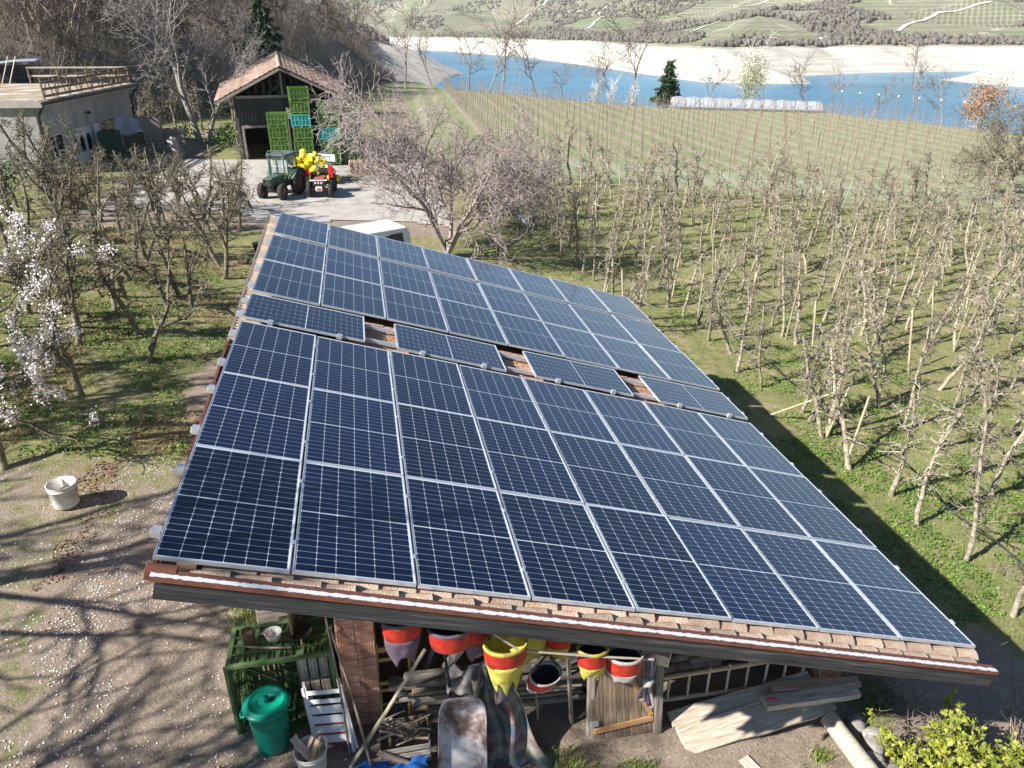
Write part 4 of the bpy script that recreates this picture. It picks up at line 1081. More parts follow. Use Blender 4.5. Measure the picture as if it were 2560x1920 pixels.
# solar panels
def panel_meshes(cols, rows, cw, ch, W, L):
    fr = MB()
    t = 0.009; h = 0.035
    fr.bb(0, W, 0, t, -h, 0).bb(0, W, L - t, L, -h, 0).bb(0, t, t, L - t, -h, 0).bb(W - t, W, t, L - t, -h, 0)
    bk = MB().bb(t, W - t, t, L - t, -0.012, -0.004)
    ce = MB()
    return fr, bk, ce
def oct_cell(mb, x, y, w, h, c, z):
    mb.add([(x + c, y, z), (x + w - c, y, z), (x + w, y + c, z), (x + w, y + h - c, z), (x + w - c, y + h, z), (x + c, y + h, z), (x, y + h - c, z), (x, y + c, z)], [(0, 1, 2, 3, 4, 5, 6, 7)])
W, L = 1.04, 1.745
fr, bk, ce = panel_meshes(6, 20, 0, 0, W, L)
for half in (0, 1):
    y0 = 0.023 + half * (0.01 + 0.845)
    for j in range(10):
        for i in range(6):
            oct_cell(ce, 0.0215 + i * 0.1662, y0 + j * 0.0843, 0.1614, 0.0813, 0.0075, -0.003)
por = [fr.mesh('solar_panel'), bk.mesh('backsheet'), ce.mesh('solar_cells')]
fr2 = MB(); t, h = 0.009, 0.035
fr2.bb(0, L, 0, t, -h, 0).bb(0, L, W - t, W, -h, 0).bb(0, t, t, W - t, -h, 0).bb(L - t, L, t, W - t, -h, 0)
bk2 = MB().bb(t, L - t, t, W - t, -0.012, -0.004)
ce2 = MB()
for half in (0, 1):
    x0 = 0.023 + half * (0.01 + 0.845)
    for j in range(10):
        for i in range(6):
            oct_cell(ce2, x0 + j * 0.0843, 0.0215 + i * 0.1662, 0.0813, 0.1614, 0.0075, -0.003)
lan = [fr2.mesh('solar_panel'), bk2.mesh('backsheet'), ce2.mesh('solar_cells')]
for s in (por, lan):
    for me, k in zip(s, ('alu', 'back', 'cell')): me.materials.append(MT[k])
ORD = ['first', 'second', 'third', 'fourth', 'fifth', 'sixth', 'seventh', 'eighth']
ROWN = ['row along the flashing', 'second row from the flashing', 'third row from the flashing', 'row with tile gaps',
        'row behind the tile gaps', 'second row behind the gaps', 'row nearest the yard']
for r, (v, n, LL) in enumerate(ROWS):
    cols = 4 if LL < 1.5 else 8
    for c in range(cols):
        src = lan if cols == 4 else por
        u = 2.235 * c if cols == 4 else 1.06 * c
        mtx = ROOF @ Matrix.Translation((u, v, n + rg.uniform(-.003, .003))) @ Matrix.Rotation(rg.uniform(-.004, .004), 4, 'X') @ Matrix.Rotation(rg.uniform(-.006, .006), 4, 'Y')
        o = link('solar_panel', src[0], None, matrix=mtx)
        tag(o, '%s solar panel, %s from the high edge in the %s' % ('crosswise' if cols == 4 else 'navy', ORD[c], ROWN[r]), 'solar panel', 'solar panels on the shed roof')
        link('backsheet', src[1], None, o)
        tag(link('solar_cells', src[2], None, o), kind='stuff')

# supports and walls
def brick_pillar(x0, y0, z0, z1, w, hole=None):
    p = MB().bb(x0 + .012, x0 + w - .012, y0 + .012, y0 + .4 - .012, z0 - .2, z1).build('pillar', MT['mortar'], shed)
    bw, bh = w / 2 - 0.008, 0.117
    mb = MB().bb(-bw / 2, bw / 2, -0.2, 0.2, -bh / 2, bh / 2)
    nr = 7
    for k in range(nr):   # ribs on the faces
        xx = -bw / 2 + bw * (k + .5) / nr
        mb.bb(xx - bw / nr * .28, xx + bw / nr * .28, -0.204, -0.2, -bh / 2, bh / 2)
    me = mb.mesh('brick'); me.materials.append(MT['brick'])
    z = z0; c = 0
    while z < z1 - bh:
        for k in range(2):
            if hole and hole[0] < z < hole[1] and k == hole[2]: continue
            link('brick', me, None, p, loc=(x0 + w / 4 + k * w / 2 + rg.uniform(-.004, .004), y0 + .2 + rg.uniform(-.006, .006), z + bh / 2))
        z += bh + 0.011; c += 1
    return p
brick_pillar(1.06, 2.02, 0.02, 3.85, 0.46, hole=(1.72, 1.95, 0))
brick_pillar(7.72, 1.95, -0.75, 1.86, 0.44)
MB().bb(1.0, 1.02, 0, 0.01, 0, 0.01)
for k in range(40):                                   # side walls of upright boards
    y = 2.5 + 0.245 * k
    plank('wall_board', (0.5, y, 0.1), (0.5, y, plane_z(.5) - .36), 0.235, 0.025, MT['woodbrown'], shed, up=(1, 0, 0), bevel=0)
    plank('wall_board', (7.95, y, -0.8), (7.95, y, plane_z(7.95) - .36), 0.235, 0.025, MT['woodgrey'], shed, up=(1, 0, 0), bevel=0)
for k in range(30):
    x = 0.65 + 0.245 * k
    plank('wall_board', (x, 4.4, -0.8), (x, 4.4, plane_z(x) - .36), 0.235, 0.025, MT['wooddark'], shed, up=(0, 1, 0), bevel=0)
for y in (0.35, 2.2, 4.3, 7.0, 9.7, 12.0):
    a = RP(.2, y, -.35); b = RP(8.4, y, -.35)
    plank('rafter', a, b, 0.12, 0.15, MT['woodbrown'], shed)
for x, y in ((0.35, 7), (0.35, 11.9), (8.05, 7.0), (8.05, 11.9), (4.4, 2.2)):
    plank('post', (x, y, -1.0), (x, y, plane_z(x) - .42), 0.14, 0.14, MT['woodbrown'], shed, up=(1, 0, 0))
# ------------------------------------------------------------------ things stored at the near end of the shed
def lattice(mb, W, H, nx, ny, place, th=0.014, rib=0.03, rim=0.05, slots=3, rw=.006):
    """a ribbed, slotted plastic wall W x H; place(x, y, z) turns it into the crate's frame (z = outwards)"""
    def bx(x0, x1, y0, y1, z0, z1):
        vs = [place(a, b, c) for a in (x0, x1) for b in (y0, y1) for c in (z0, z1)]
        mb.add(vs, [(0, 1, 3, 2), (4, 6, 7, 5), (0, 4, 5, 1), (2, 3, 7, 6), (0, 2, 6, 4), (1, 5, 7, 3)])
    bx(0, W, 0, rim, -th, rib); bx(0, W, H - rim, H, -th, rib); bx(0, rim, rim, H - rim, -th, rib); bx(W - rim, W, rim, H - rim, -th, rib)
    cw, ch = (W - 2 * rim) / nx, (H - 2 * rim) / ny
    for i in range(1, nx): bx(rim + i * cw - rw, rim + i * cw + rw, rim, H - rim, -th, rib)
    for j in range(1, ny): bx(rim, W - rim, rim + j * ch - rw * 1.3, rim + j * ch + rw * 1.3, -th * .9, rib * .9)
    for i in range(nx):
        for j in range(ny):
            x0, y0 = rim + i * cw + .006, rim + j * ch + .008; w, h = cw - .012, ch - .016
            if (i + j) % 3 == 2 or slots == 0:
                bx(x0, x0 + w, y0 + h * .12, y0 + h * .88, -th * .8, 0)
            else:
                for k in range(slots):
                    bx(x0 + w * (k + .12) / slots, x0 + w * (k + .72) / slots, y0, y0 + h, -th * .8, 0)
CW, CD, CHH = 1.2, 1.14, 0.78
def crate_parts(nx=8, ny=4, slots=2, rw=.006, rim=.05):
    out = []
    def lattice(*a, **k): globals()['lattice'](*a, rw=rw, rim=rim, **k)
    w = MB(); lattice(w, CW, CHH - .1, nx, ny, lambda a, b, c: (a - CW / 2, -CD / 2 - c + .03, b + .1), slots=slots); out.append(('wall', w))
    w = MB(); lattice(w, CW, CHH - .1, nx, ny, lambda a, b, c: (CW / 2 - a, CD / 2 + c - .03, b + .1), slots=slots); out.append(('wall', w))
    w = MB(); lattice(w, CD - .05, CHH - .1, nx, ny, lambda a, b, c: (-CW / 2 - c + .03, CD / 2 - .025 - a, b + .1), slots=slots); out.append(('wall', w))
    w = MB(); lattice(w, CD - .05, CHH - .1, nx, ny, lambda a, b, c: (CW / 2 + c - .03, a - CD / 2 + .025, b + .1), slots=slots); out.append(('wall', w))
    w = MB(); lattice(w, CW - .07, CD - .07, nx, ny + 3, lambda a, b, c: (a - CW / 2 + .035, b - CD / 2 + .035, .13 - c), slots=slots); out.append(('base', w))
    w = MB()
    for x in (-CW / 2 + .08, 0, CW / 2 - .08): w.bb(x - .06, x + .06, -CD / 2 + .01, CD / 2 - .01, 0, .098)
    out.append(('runner', w))
    w = MB(); s = .025
    z0, z1 = CHH - .002, CHH + .022
    w.bb(-CW / 2 - .015, CW / 2 + .015, -CD / 2 - .015, -CD / 2 + s, z0, z1).bb(-CW / 2 - .015, CW / 2 + .015, CD / 2 - s, CD / 2 + .015, z0, z1)
    w.bb(-CW / 2 - .015, -CW / 2 + s, -CD / 2 + s, CD / 2 - s, z0, z1).bb(CW / 2 - s, CW / 2 + .015, -CD / 2 + s, CD / 2 - s, z0, z1)
    out.append(('rim', w))
    return [(k, m_.mesh(k)) for k, m_ in out]
CRATE = crate_parts()
def crate(mat_, label, loc, rz=0, rot=None, group=None, name='crate', cat='crate', meshes=CRATE):
    e = thing(name, label, cat, loc, rz, group, rot)
    for k, me in meshes:
        link(k, me, mat_, e)
    return e
def G(x): return 0.15 - 0.11 * x
# the big crate lies on its side, its mouth to the front
crate(MT['crategreen'], 'large green slotted plastic crate lying on its side beside the brick pillar', (0.36, 2.84, G(.3) + CD * 1.05 / 2 - .02), rot=(math.pi / 2, 0, 0)).scale = (1.04, 1.05, 1)
ztop = G(.3) + CD * 1.05 - .01
# on top of it
e = thing('rusty_can', 'rusty brown tin can on the green crate', 'can', (-.02, 2.42, ztop + .02))
MB().lathe([(.001, 0), (.075, 0), (.078, .01), (.075, .05), (.078, .055), (.075, .1), (.078, .105), (.075, .17), (.07, .17), (.068, .02), (.001, .02)], 18).build('body', MT['rusttin'], e)
MB().disc((0, 0, .12), .07, 14).build('contents', MT['firewood'], e)
e = thing('plastic_bowl', 'small white plastic bowl with a spout on the green crate', 'bowl', (.28, 2.4, ztop + .02))
MB().lathe([(.001, 0), (.075, 0), (.1, .1), (.107, .115), (.1, .115), (.07, .012), (.001, .012)], 22).add([(-.095, -.035, .112), (-.15, 0, .118), (-.095, .035, .112), (-.09, 0, .06)], [(0, 1, 3), (1, 2, 3)]).build('bowl_body', MT['bucketwhite'], e)
e = thing('frying_pan', 'black iron frying pan on the green crate', 'pan', (.6, 2.4, ztop + .02), rz=-1.4)
MB().lathe([(.001, 0), (.105, 0), (.145, .055), (.15, .06), (.143, .06), (.1, .008), (.001, .008)], 28).build('pan_body', MT['iron'], e)
MB().tube([(.14, 0, .05), (.24, 0, .07), (.33, 0, .075)], [.012, .011, .016], 8).build('handle', MT['woodpale'], e)
tag(MB().tube([(-.17, 2.36, ztop + .03), (.15, 2.25, ztop + .045), (.5, 2.2, ztop + .03)], [.012, .015, .012], 6).build('stick', MT['brush']), 'long thin stick lying across the green crate', 'stick')
# teal dustbin
e = thing('dustbin', 'teal plastic dustbin with round lid in the mouth of the green crate', 'dustbin', (.17, 1.86, G(.13) + .01))
MB().lathe([(.001, 0), (.195, 0), (.2, .01), (.212, .2), (.213, .205), (.225, .45), (.24, .66), (.262, .665), (.262, .69), (.235, .69)], 32).build('body', MT['binteal'], e)
lid = MB().lathe([(.275, .67), (.282, .675), (.278, .705), (.25, .712), (.225, .735), (.2, .738), (.195, .728), (.12, .735), (.11, .722), (.06, .72), (.001, .72)], 36).build('lid', MT['binteal'], e)
MB().lathe([(.035, .72), (.032, .76), (.04, .765), (.04, .785), (.001, .79)], 14).build('knob', MT['binteal'], lid)
for s in (-1, 1):
    h = MB(); h.tube([(s * .23, -.07, .6), (s * .3, -.06, .58), (s * .315, 0, .575), (s * .3, .06, .58), (s * .23, .07, .6)], .014, 8); h.build('handle', MT['binteal'], e)
# planks and a wooden box behind the crate
e = thing('wooden_chest', 'grey wooden chest of wide boards behind the green crate', 'chest', (0.5, 3.5, G(.5)))
for k in range(5): plank('board', (-.55, -.3, .2 + .33 * k), (.6, -.3, .2 + .33 * k), .03, .31, MT['woodgrey'], e, seed=k)
for s in (-.55, .6): plank('end_board', (s, -.27, .85), (s, .3, .85), .04, 1.65, MT['woodgrey'], e)
plank('lid', (-.58, 0, 1.72), (.63, 0, 1.72), .64, .035, MT['woodgrey'], e)
# slatted crates inside
e = thing('slatted_box', 'grey slatted wooden box inside the large green crate', 'box', (.72, 2.5, G(.7) + .05))
for k in range(3): plank('slat', (-.14 + .13 * k, -.2, .02), (-.14 + .13 * k, -.2, .5), .11, .02, MT['woodgrey'], e, up=(0, 1, 0), seed=k)
for k in range(3): plank('slat', (-.14 + .13 * k, -.2, .56), (-.14 + .13 * k, -.2, .98), .11, .02, MT['woodpale'], e, up=(0, 1, 0), seed=9 + k)
plank('rail', (-.22, -.18, .53), (.2, -.18, .53), .03, .05, MT['woodgrey'], e)
# white folding chair
e = thing('white_folding_chair', 'folded white slatted chair with red edges leaning by the dustbin', 'chair', (.93, 1.66, G(.9) - .02), rot=(rad(-17), rad(-12), rad(-16)))
for s in (-1, 1):
    plank('side_rail', (s * .23, 0, 0), (s * .23, 0, .98), .04, .03, MT['whitepaint'], e, up=(0, 1, 0)); plank('leg', (s * .27, .03, .02), (s * .25, -.02, .9), .035, .025, MT['whitepaint'], e, up=(0, 1, 0))
    plank('leg', (s * .2, .06, .1), (s * .2, .05, .75), .03, .025, MT['whitepaint'], e, up=(0, 1, 0))
for k, z in enumerate((.2, .33, .46, .59, .7, .82)):
    plank('slat', (-.22, -.005, z), (.22, -.005, z), .02, .1 if k < 4 else .055, MT['whitepaint'], e, seed=k)
for z in (.125, .265, .395): plank('red_rail', (-.2, .012, z), (.2, .012, z), .018, .025, MT['redpaint'], e)
# bucket of firewood
def bucket(name, label, loc, r, h, rot=None, mat_=None, fill=None):
    e = thing(name, label, 'bucket', loc, rot=rot)
    MB().lathe([(.001, 0), (r * .84, 0), (r * .86, .01), (r * .985, h * .8), (r * 1.03, h * .81), (r * 1.03, h * .84), (r, h * .85), (r * 1.01, h * .98), (r * 1.05, h), (r * .97, h), (r * .82, .015), (.001, .015)], 30).build('body', mat_ or MT['bucketwhite'], e)
    hp = [(r * 1.04 * math.cos(t), -r * .1 - r * .5 * math.sin(t) * .6, h * .86 - r * 1.0 * math.sin(t)) for t in np.linspace(0, math.pi, 12)]
    MB().tube(hp, .004, 5).build('handle', MT['darkmetal'], e)
    return e
b = bucket('firewood_bucket', 'white bucket of broken firewood in front of the folding chair', (.66, 1.46, G(.66)), .19, .34)
for k, (p0, p1, w) in enumerate([((-.12, -.05, .2), (.04, .1, .42), .05), ((-.02, -.1, .2), (.1, .06, .4), .06), ((.08, -.06, .15), (.1, .1, .38), .045), ((-.2, .12, .44), (.02, -.08, .2), .09), ((.02, .06, .2), (.13, .02, .38), .07)]):
    o = plank('firewood_piece', Vector(p0) + Vector((.66, 1.46, G(.66))), Vector(p1) + Vector((.66, 1.46, G(.66))), w, .03, MT['firewood'] if k != 3 else MT['woodpale'], rough=.15, seed=k)
    tag(o, ['thin split stick in the firewood bucket', 'stout split stick in the middle of the firewood bucket', 'short split stick at the rim of the firewood bucket', 'wide pale board end jutting out of the firewood bucket', 'short block in the firewood bucket'][k], 'firewood')
# bucket by the path
gb = gh(-3.78, 7.25)
bucket('bucket', 'dirty white bucket standing by the dirt path', (-3.78, 7.25, gb + .03), .235, .43)
tag(MB().blob((-3.78, 7.25, gb + .25), .19, 3, .2, 2, (1, 1, .25)).build('leaf_pile', MT['firewood']), 'dry leaves filling the bucket by the path', 'leaves')
# poles and sticks
for (p0, p1, r, mt, lab) in [((1.05, 1.4, -.02), (2.12, 1.9, 1.3), .026, 'stake', 'long greenish pole leaning across the yellow chair'), ((1.1, 1.55, 0), (.98, 2.0, 1.95), .014, 'brush', 'thin stick leaning against the brick pillar'), ((1.36, 1.35, 0), (1.02, 1.98, 1.75), .017, 'brush', 'crooked stick leaning on the brick pillar beside the thin one'),
                              ((2.4, 1.85, -.1), (2.33, 1.8, 1.5), .022, 'hose', 'upright green garden stake behind the rusty tub'), ((2.98, 1.7, -.1), (2.95, 1.65, 1.05), .018, 'hose', 'short green stake beside the plaid blanket')]:
    m_ = (Vector(p0) + Vector(p1)) / 2 + Vector((.02, 0, .01))
    tag(MB().tube([p0, m_, p1], [r * 1.1, r, r * .9], 8).build('pole', MT[mt]), lab, 'pole')
# yellow folding chair
e = thing('folding_chair', 'varnished yellow wooden folding chair leaning against the dark shed', 'chair', (1.68, 1.95, G(1.66)), rot=(rad(-14), rad(3), rad(4)))
for s in (-1, 1):
    plank('back_leg', (s * .21, 0, .22), (s * .2, 0, 1.22), .035, .025, MT['chairyellow'], e, up=(0, 1, 0)); plank('leg', (s * .17, -.05, .05), (s * .18, .0, .62), .03, .022, MT['chairyellow'], e, up=(0, 1, 0))
for z, h in ((1.13, .075), (.99, .05), (.66, .05), (.56, .04), (.36, .03)): plank('rail', (-.2, 0, z), (.2, 0, z), .02, h, MT['chairyellow'], e)
# slatted box of sticks
e = thing('stick_box', 'slatted wooden box heaped with sticks before the yellow chair', 'box', (1.78, 1.6, G(1.8)))
for z in (.06, .17, .28):
    plank('slat', (-.3, -.22, z), (.3, -.22, z), .015, .08, MT['woodpale'], e, seed=int(z * 100)); plank('slat', (-.3, .22, z), (.3, .22, z), .015, .08, MT['woodgrey'], e)
    plank('slat', (-.3, -.2, z), (-.3, .2, z), .015, .08, MT['woodgrey'], e); plank('slat', (.3, -.2, z), (.3, .2, z), .015, .08, MT['woodgrey'], e)
plank('diagonal_board', (-.33, -.25, .34), (.1, -.27, .02), .02, .09, MT['woodtan'], e)
rg = random.Random(2)
for k in range(26):
    x, y, z = 1.78 + rg.uniform(-.2, .24), 1.6 + rg.uniform(-.15, .15), G(1.8) + .2 + .012 * k + rg.uniform(-.02, .02); a = rg.uniform(-.7, .7); L = rg.uniform(.1, .2)
    tag(MB().tube([(x - L * math.cos(a), y - L * math.sin(a), z), (x, y, z + rg.uniform(-.01, .02)), (x + L * math.cos(a), y + L * math.sin(a), z + rg.uniform(-.03, .03))], rg.uniform(.01, .02), 6).build('stick', MT['firewood']), 'short dry stick heaped in the slatted wooden box', 'stick', 'sticks in the slatted box')
# blue tarp at the very front
def cloth(name, f, nu, nv, mat_, parent=None, uv=True, thick=0.006):
    V = []; F = []
    for j in range(nv + 1):
        for i in range(nu + 1): V.append(f(i / nu, j / nv))
    for j in range(nv):
        for i in range(nu):
            a = j * (nu + 1) + i; F.append((a, a + 1, a + nu + 2, a + nu + 1))
    me = bpy.data.meshes.new(name); me.from_pydata(V, [], F); me.polygons.foreach_set('use_smooth', [True] * len(F)); me.update()
    if uv:
        ul = me.uv_layers.new(name='UVMap')
        for lp in me.loops:
            k = lp.vertex_index; ul.data[lp.index].uv = ((k % (nu + 1)) / nu, (k // (nu + 1)) / nv)
    o = link(name, me, mat_, parent)
    s = o.modifiers.new('solid', 'SOLIDIFY'); s.thickness = thick
    return o
o = cloth('tarp', lambda u, v: (1.12 + .95 * u + .06 * math.sin(7 * v), .98 + .42 * v + .05 * math.sin(9 * u), G(1.5) + .04 + .09 * abs(math.sin(5 * u + 3 * v)) * (1 - abs(2 * v - 1)) + .05 * math.sin(13 * u) ** 2), 30, 16, MT['bluetarp'], uv=False)
tag(o, 'crumpled blue tarp on the ground before the stick box', 'tarp')
# old enamel tub leaning upright
def tub_pt(u, v):
    a, b_ = 2 * u - 1, 2 * v - 1
    k = max(abs(a), abs(b_)); 
    r = (abs(a) ** 5 + abs(b_) ** 5) ** .2 or 1e-6
    s = k / r
    x, y = a * s * .29, b_ * s * .62
    edge = k
    z = -.1 * (1 - edge ** 5) + (.02 if edge > .93 else 0)
    return (x, y, z)
e = thing('enamel_tub', 'rusty grey enamel tub leaning upright before the plank pile', 'tub', (2.46, 1.2, G(2.4) + .42), rot=(rad(64), rad(2), rad(-6)))
cloth('tub_shell', tub_pt, 28, 36, MT['tub'], e, uv=False, thick=.008)
# plaid blanket over planks
def blanket(u, v):
    x = 2.66 + .42 * u + (.62 * u - .12) * v + .03 * math.sin(9 * v + 5 * u)
    z = G(3) + 1.0 * (1 - v) ** 1.1 + .05 * math.sin(7 * u + 5 * v) * v
    y = 1.85 - .66 * v - .08 * math.sin(7 * u + 1.5 + 2 * v) - .06 * math.sin(17 * u + 5 * v) - .09 * math.sin(6 * v + 9 * u) * v
    return (x, y, max(z, G(x) + .03 + .07 * abs(math.sin(9 * u + 7 * v))))
tag(cloth('plaid_blanket', blanket, 40, 30, MT['plaid'], thick=.008), 'dark plaid wool blanket draped from the plank pile to the ground', 'blanket')
o = cloth('green_cloth', lambda u, v: (2.35 + .55 * u, 1.95 - .2 * v + .05 * math.sin(9 * u), G(2.5) + .93 + .09 * math.sin(8 * u + v) ** 2 - .25 * v), 20, 8, MT['greyfab'], uv=False)
tag(o, 'crumpled pale green cloth lying on the planks behind the tub', 'cloth')
# pile of long planks across the opening
rg = random.Random(8)
for k in range(15):
    z = G(3) + .06 + .058 * k; y = 2.25 + rg.uniform(-.16, .12) - .012 * k
    o = plank('plank', (1.75 + rg.uniform(-.15, .25), y, z + .1), (4.35 + rg.uniform(-.3, .15), y + rg.uniform(-.12, .12), z - .12 + rg.uniform(-.03, .03)), rg.uniform(.14, .24), rg.uniform(.03, .05), MT[rg.choice(['woodtan', 'woodpale', 'woodgrey', 'woodtan'])], rough=.04, seed=k)
    tag(o, 'long weathered plank, %s from the bottom of the pile behind the tub' % ORDW[k], 'plank', 'planks in the pile inside the shed')
for k, (p0, p1, w, h, mt, lab) in enumerate([((2.35, 2.1, .7), (3.15, 2.2, 1.75), .14, .05, 'woodpale', 'thick pale plank slanting up from the pile behind the red bags'), ((2.1, 2.3, .5), (2.55, 2.4, 1.6), .07, .03, 'woodgrey', 'thin grey lath slanting beside the green stake'), ((4.0, 1.75, -.35), (3.95, 1.9, .85), .05, .04, 'woodgrey', 'upright lath in front of the plank pile'), ((3.55, 1.85, -.2), (3.5, 1.95, .7), .03, .03, 'stake', 'thin upright rod in front of the plank pile')]):
    tag(plank('lath', p0, p1, w, h, MT[mt], seed=k), lab, 'plank')
# board door leaning on the post
e = thing('board_door', 'brown board door with orange wooden braces leaning in the opening', 'door', (4.65, 1.5, G(4.65) - .02), rot=(rad(-12), 0, rad(4)))
for k in range(5): plank('board', (-.36 + .18 * k, 0, 0), (-.36 + .18 * k, 0, 1.28 + .02 * (k % 2)), .172, .025, MT['woodbrown'], e, up=(0, 1, 0), seed=k)
plank('brace', (-.42, -.028, .22), (.42, -.028, .22), .03, .075, MT['woodorange'], e); plank('brace', (.4, -.03, .28), (.02, -.03, 1.1), .03, .07, MT['woodorange'], e)
MB().bb(-.47, -.36, -.045, -.015, .3, .37).build('hinge', MT['alu'], e)
tag(plank('door_post', (4.2, 1.55, G(4.2) - .1), (4.22, 1.8, 1.5), .09, .08, MT['woodgrey'], up=(0, 1, 0)), 'rough grey post at the hinge side of the board door', 'post')
tag(plank('door_post', (5.13, 1.5, G(5.1) - .1), (5.12, 1.75, 1.55), .1, .09, MT['woodgrey'], up=(0, 1, 0)), 'rough grey post beside the ladder end', 'post')
# ladder on its side
e = thing('ladder', 'old wooden ladder lying on its edge at the low end of the shed', 'ladder', (0, 0, 0))
LA, LB_ = Vector((5.25, 1.86, -.22)), Vector((7.95, 1.95, -.5))
MB().tube([LA + Vector((0, 0, .42)), (LA + LB_) / 2 + Vector((0, 0, .5)), LB_ + Vector((0, 0, .62))], .035, 8).build('rail', MT['woodtan'], e)
MB().tube([LA, (LA + LB_) / 2 + Vector((0, 0, .02)), LB_], .035, 8).build('rail', MT['woodtan'], e)
for k in range(9):
    t = (k + .5) / 9; p = LA.lerp(LB_, t); MB().tube([p, p + Vector((0, 0, .42 + .2 * t + .05 * math.sin(math.pi * t)))], .02, 6).build('rung', MT['woodpale'], e)
# stacked logs behind the ladder
rg = random.Random(14)
for k in range(22):
    x0 = 5.35 + rg.uniform(0, 1.2); y = 2.5 + .14 * (k % 4) + rg.uniform(-.05, .05); z = G(6) + .1 + .11 * (k // 4); L = rg.uniform(.7, 1.2)
    tag(MB().tube([(x0, y, z), (x0 + L / 2, y, z + rg.uniform(-.02, .02)), (x0 + L, y + rg.uniform(-.06, .06), z)], [.06, .065, .055], 9).build('log', MT['firewood']), 'round log stacked behind the ladder', 'log', 'logs behind the ladder')
for k in range(3):
    e = thing('tyre', ['bottom', 'middle', 'top'][k] + ' black tyre of the stack in the dark shed corner', 'tyre', (5.6, 3.6, G(5.6) + .12 + .22 * k))
    t = MB(); t.lathe([(.2, -.08), (.28, -.11), (.33, -.09), (.345, 0), (.33, .09), (.28, .11), (.2, .08), (.19, 0), (.2, -.08)], 26); t.build('tread', MT['rubber'], e)
# broad planks and beam at the low end
for k, (p0, p1, w, h, mt, lab) in enumerate([((5.4, 1.3, -.4), (7.75, 1.6, -.4), .4, .06, 'woodpale', 'broad bleached plank lying on the ground before the ladder'), ((5.35, 1.6, -.33), (7.6, 1.85, -.28), .22, .05, 'woodpale', 'bleached plank resting on the broad one'), ((6.7, 1.55, -.25), (8.1, 1.5, -.25), .2, .09, 'woodpale', 'splintered beam end jutting out beyond the broad plank'),
                                              ((6.9, 1.75, -.2), (8.25, 1.68, -.3), .16, .07, 'woodtan', 'second splintered board jutting out at the low end'), ((5.2, 1.75, -.5), (6.3, 1.85, -.5), .16, .12, 'woodpale', 'short squared beam under the ladder end'), ((6.15, 1.0, -.52), (6.5, .1, -.55), .16, .03, 'woodpale', 'narrow plank on the gravel pointing to the viewer'), ((4.4, .15, 2.42), (4.62, .5, 2.42), .16, .14, 'woodpale', 'sawn pale beam end poking out under the barge board')]):
    tag(plank('plank', p0, p1, w, h, MT[mt], rough=.1 if k < 6 else .02, seed=40 + k, up=(0, -.35, 1) if k < 2 else (0, 0, 1)), lab, 'plank')
tag(MB().tube([(7.62, 1.36, -.52), (7.66, .8, -.54), (7.74, .0, -.57)], [.125, .13, .135], 16).build('pale_log', MT['woodpale']), 'thick smooth pale log lying beside the stones', 'log')
for k in range(12):
    x, y = 7.95 + rg.uniform(-.05, .3), 1.35 - .115 * k + rg.uniform(-.05, .05); r = rg.uniform(.07, .15)
    tag(MB().blob((x, y, gh(x, y) + r * .35), r, k, .16, 2, (1.2, 1, .7)).build('stone', MT['stone']), 'rounded grey stone, %s along the pale log from the shed end' % ORDW[k], 'stone', 'stones along the pale log')
# harvest bags on a rope
tag(MB().tube([(2.3, .02, 3.62), (2.9, -.02, 3.02), (3.6, -.03, 2.82), (4.25, .0, 2.62)], .012, 6).build('rope', MT['rope']), 'pale rope strung under the barge board behind the bags', 'rope')
def bag(x, z, y, label, cloth_m, band_m, s=1.0, rz=0.0, tilt=0.0, sack=.34, lining='darkfab', two=False):
    e = thing('harvest_bag', label, 'bag', (x, y, z), rot=(tilt, 0, rz), group='fruit picking bags under the eave')
    s *= .82; z += .05; e.location.z += .05; n = 28; rx, ry = .215 * s, .15 * s
    MB().lathe([(1.02, .0), (1.07, -.008), (1.08, -.03), (1.03, -.048)], n, sx=rx, sy=ry).lathe([(.9, -.06), (.97, .0), (1.04, .0)], n, sx=rx, sy=ry).build('collar', MT[cloth_m], e)
    MB().lathe([(1.045, -.04), (1.04, -.1), (1.0, -.19), (.94, -.24)], n, sx=rx, sy=ry).build('band', MT[band_m], e)
    MB().lathe([(.95, -.0), (.93, -.1), (.85, -.2), (.001, -.22)], n, sx=rx, sy=ry).build('lining', MT[lining], e)
    def sk(u, v):
        a = 2 * math.pi * u; f = 1 - .55 * v ** 1.4
        w = 1 + (.14 * math.sin(3 * a + 2 * v + 9 * x) + .07 * math.sin(7 * a + 5 * v + 5 * x)) * v ** .6
        zz = -.22 - sack * s * v * (1 - .45 * abs(math.sin(a if not two else 2 * a)) * v)
        return (rx * .93 * f * math.cos(a) * w, ry * .93 * (1 - .6 * v) * math.sin(a) * w - .03 * v, zz)
    cloth('sack', sk, 28, 8, MT[cloth_m], e, uv=False, thick=.005)
    for sx_ in (-1, 1): MB().tube([(sx_ * rx * .8, ry * .3, 0), (sx_ * rx * .35, .08, .16), (sx_ * .02, .08, .3)], .012, 5).build('strap', MT['darkfab'], e)
    return e
bag(1.86, 3.45, .12, 'purple bag with red band hanging nearest the brick pillar', 'purplefab', 'redfab', 1.0, .1, 0.07, .5)
bag(2.28, 3.3, .08, 'wide red bag with purple collar, second from the brick pillar', 'purplefab', 'redfab', 1.08, -.1, 0.06, .06)
bag(2.56, 3.12, .28, 'small purple bag half hidden behind the wide red one', 'purplefab', 'redfab', .85, .2, 0.05, .4)
bag(2.78, 3.06, .02, 'large yellow bag with red band and two pointed flaps', 'yellowfab', 'redfab', 1.12, .0, 0.07, .5, 'yellowfab', True)
bag(3.1, 2.9, .3, 'yellow bag folded shut behind the large yellow one', 'yellowfab', 'yellowfab', .85, .3, 0.05, .3)
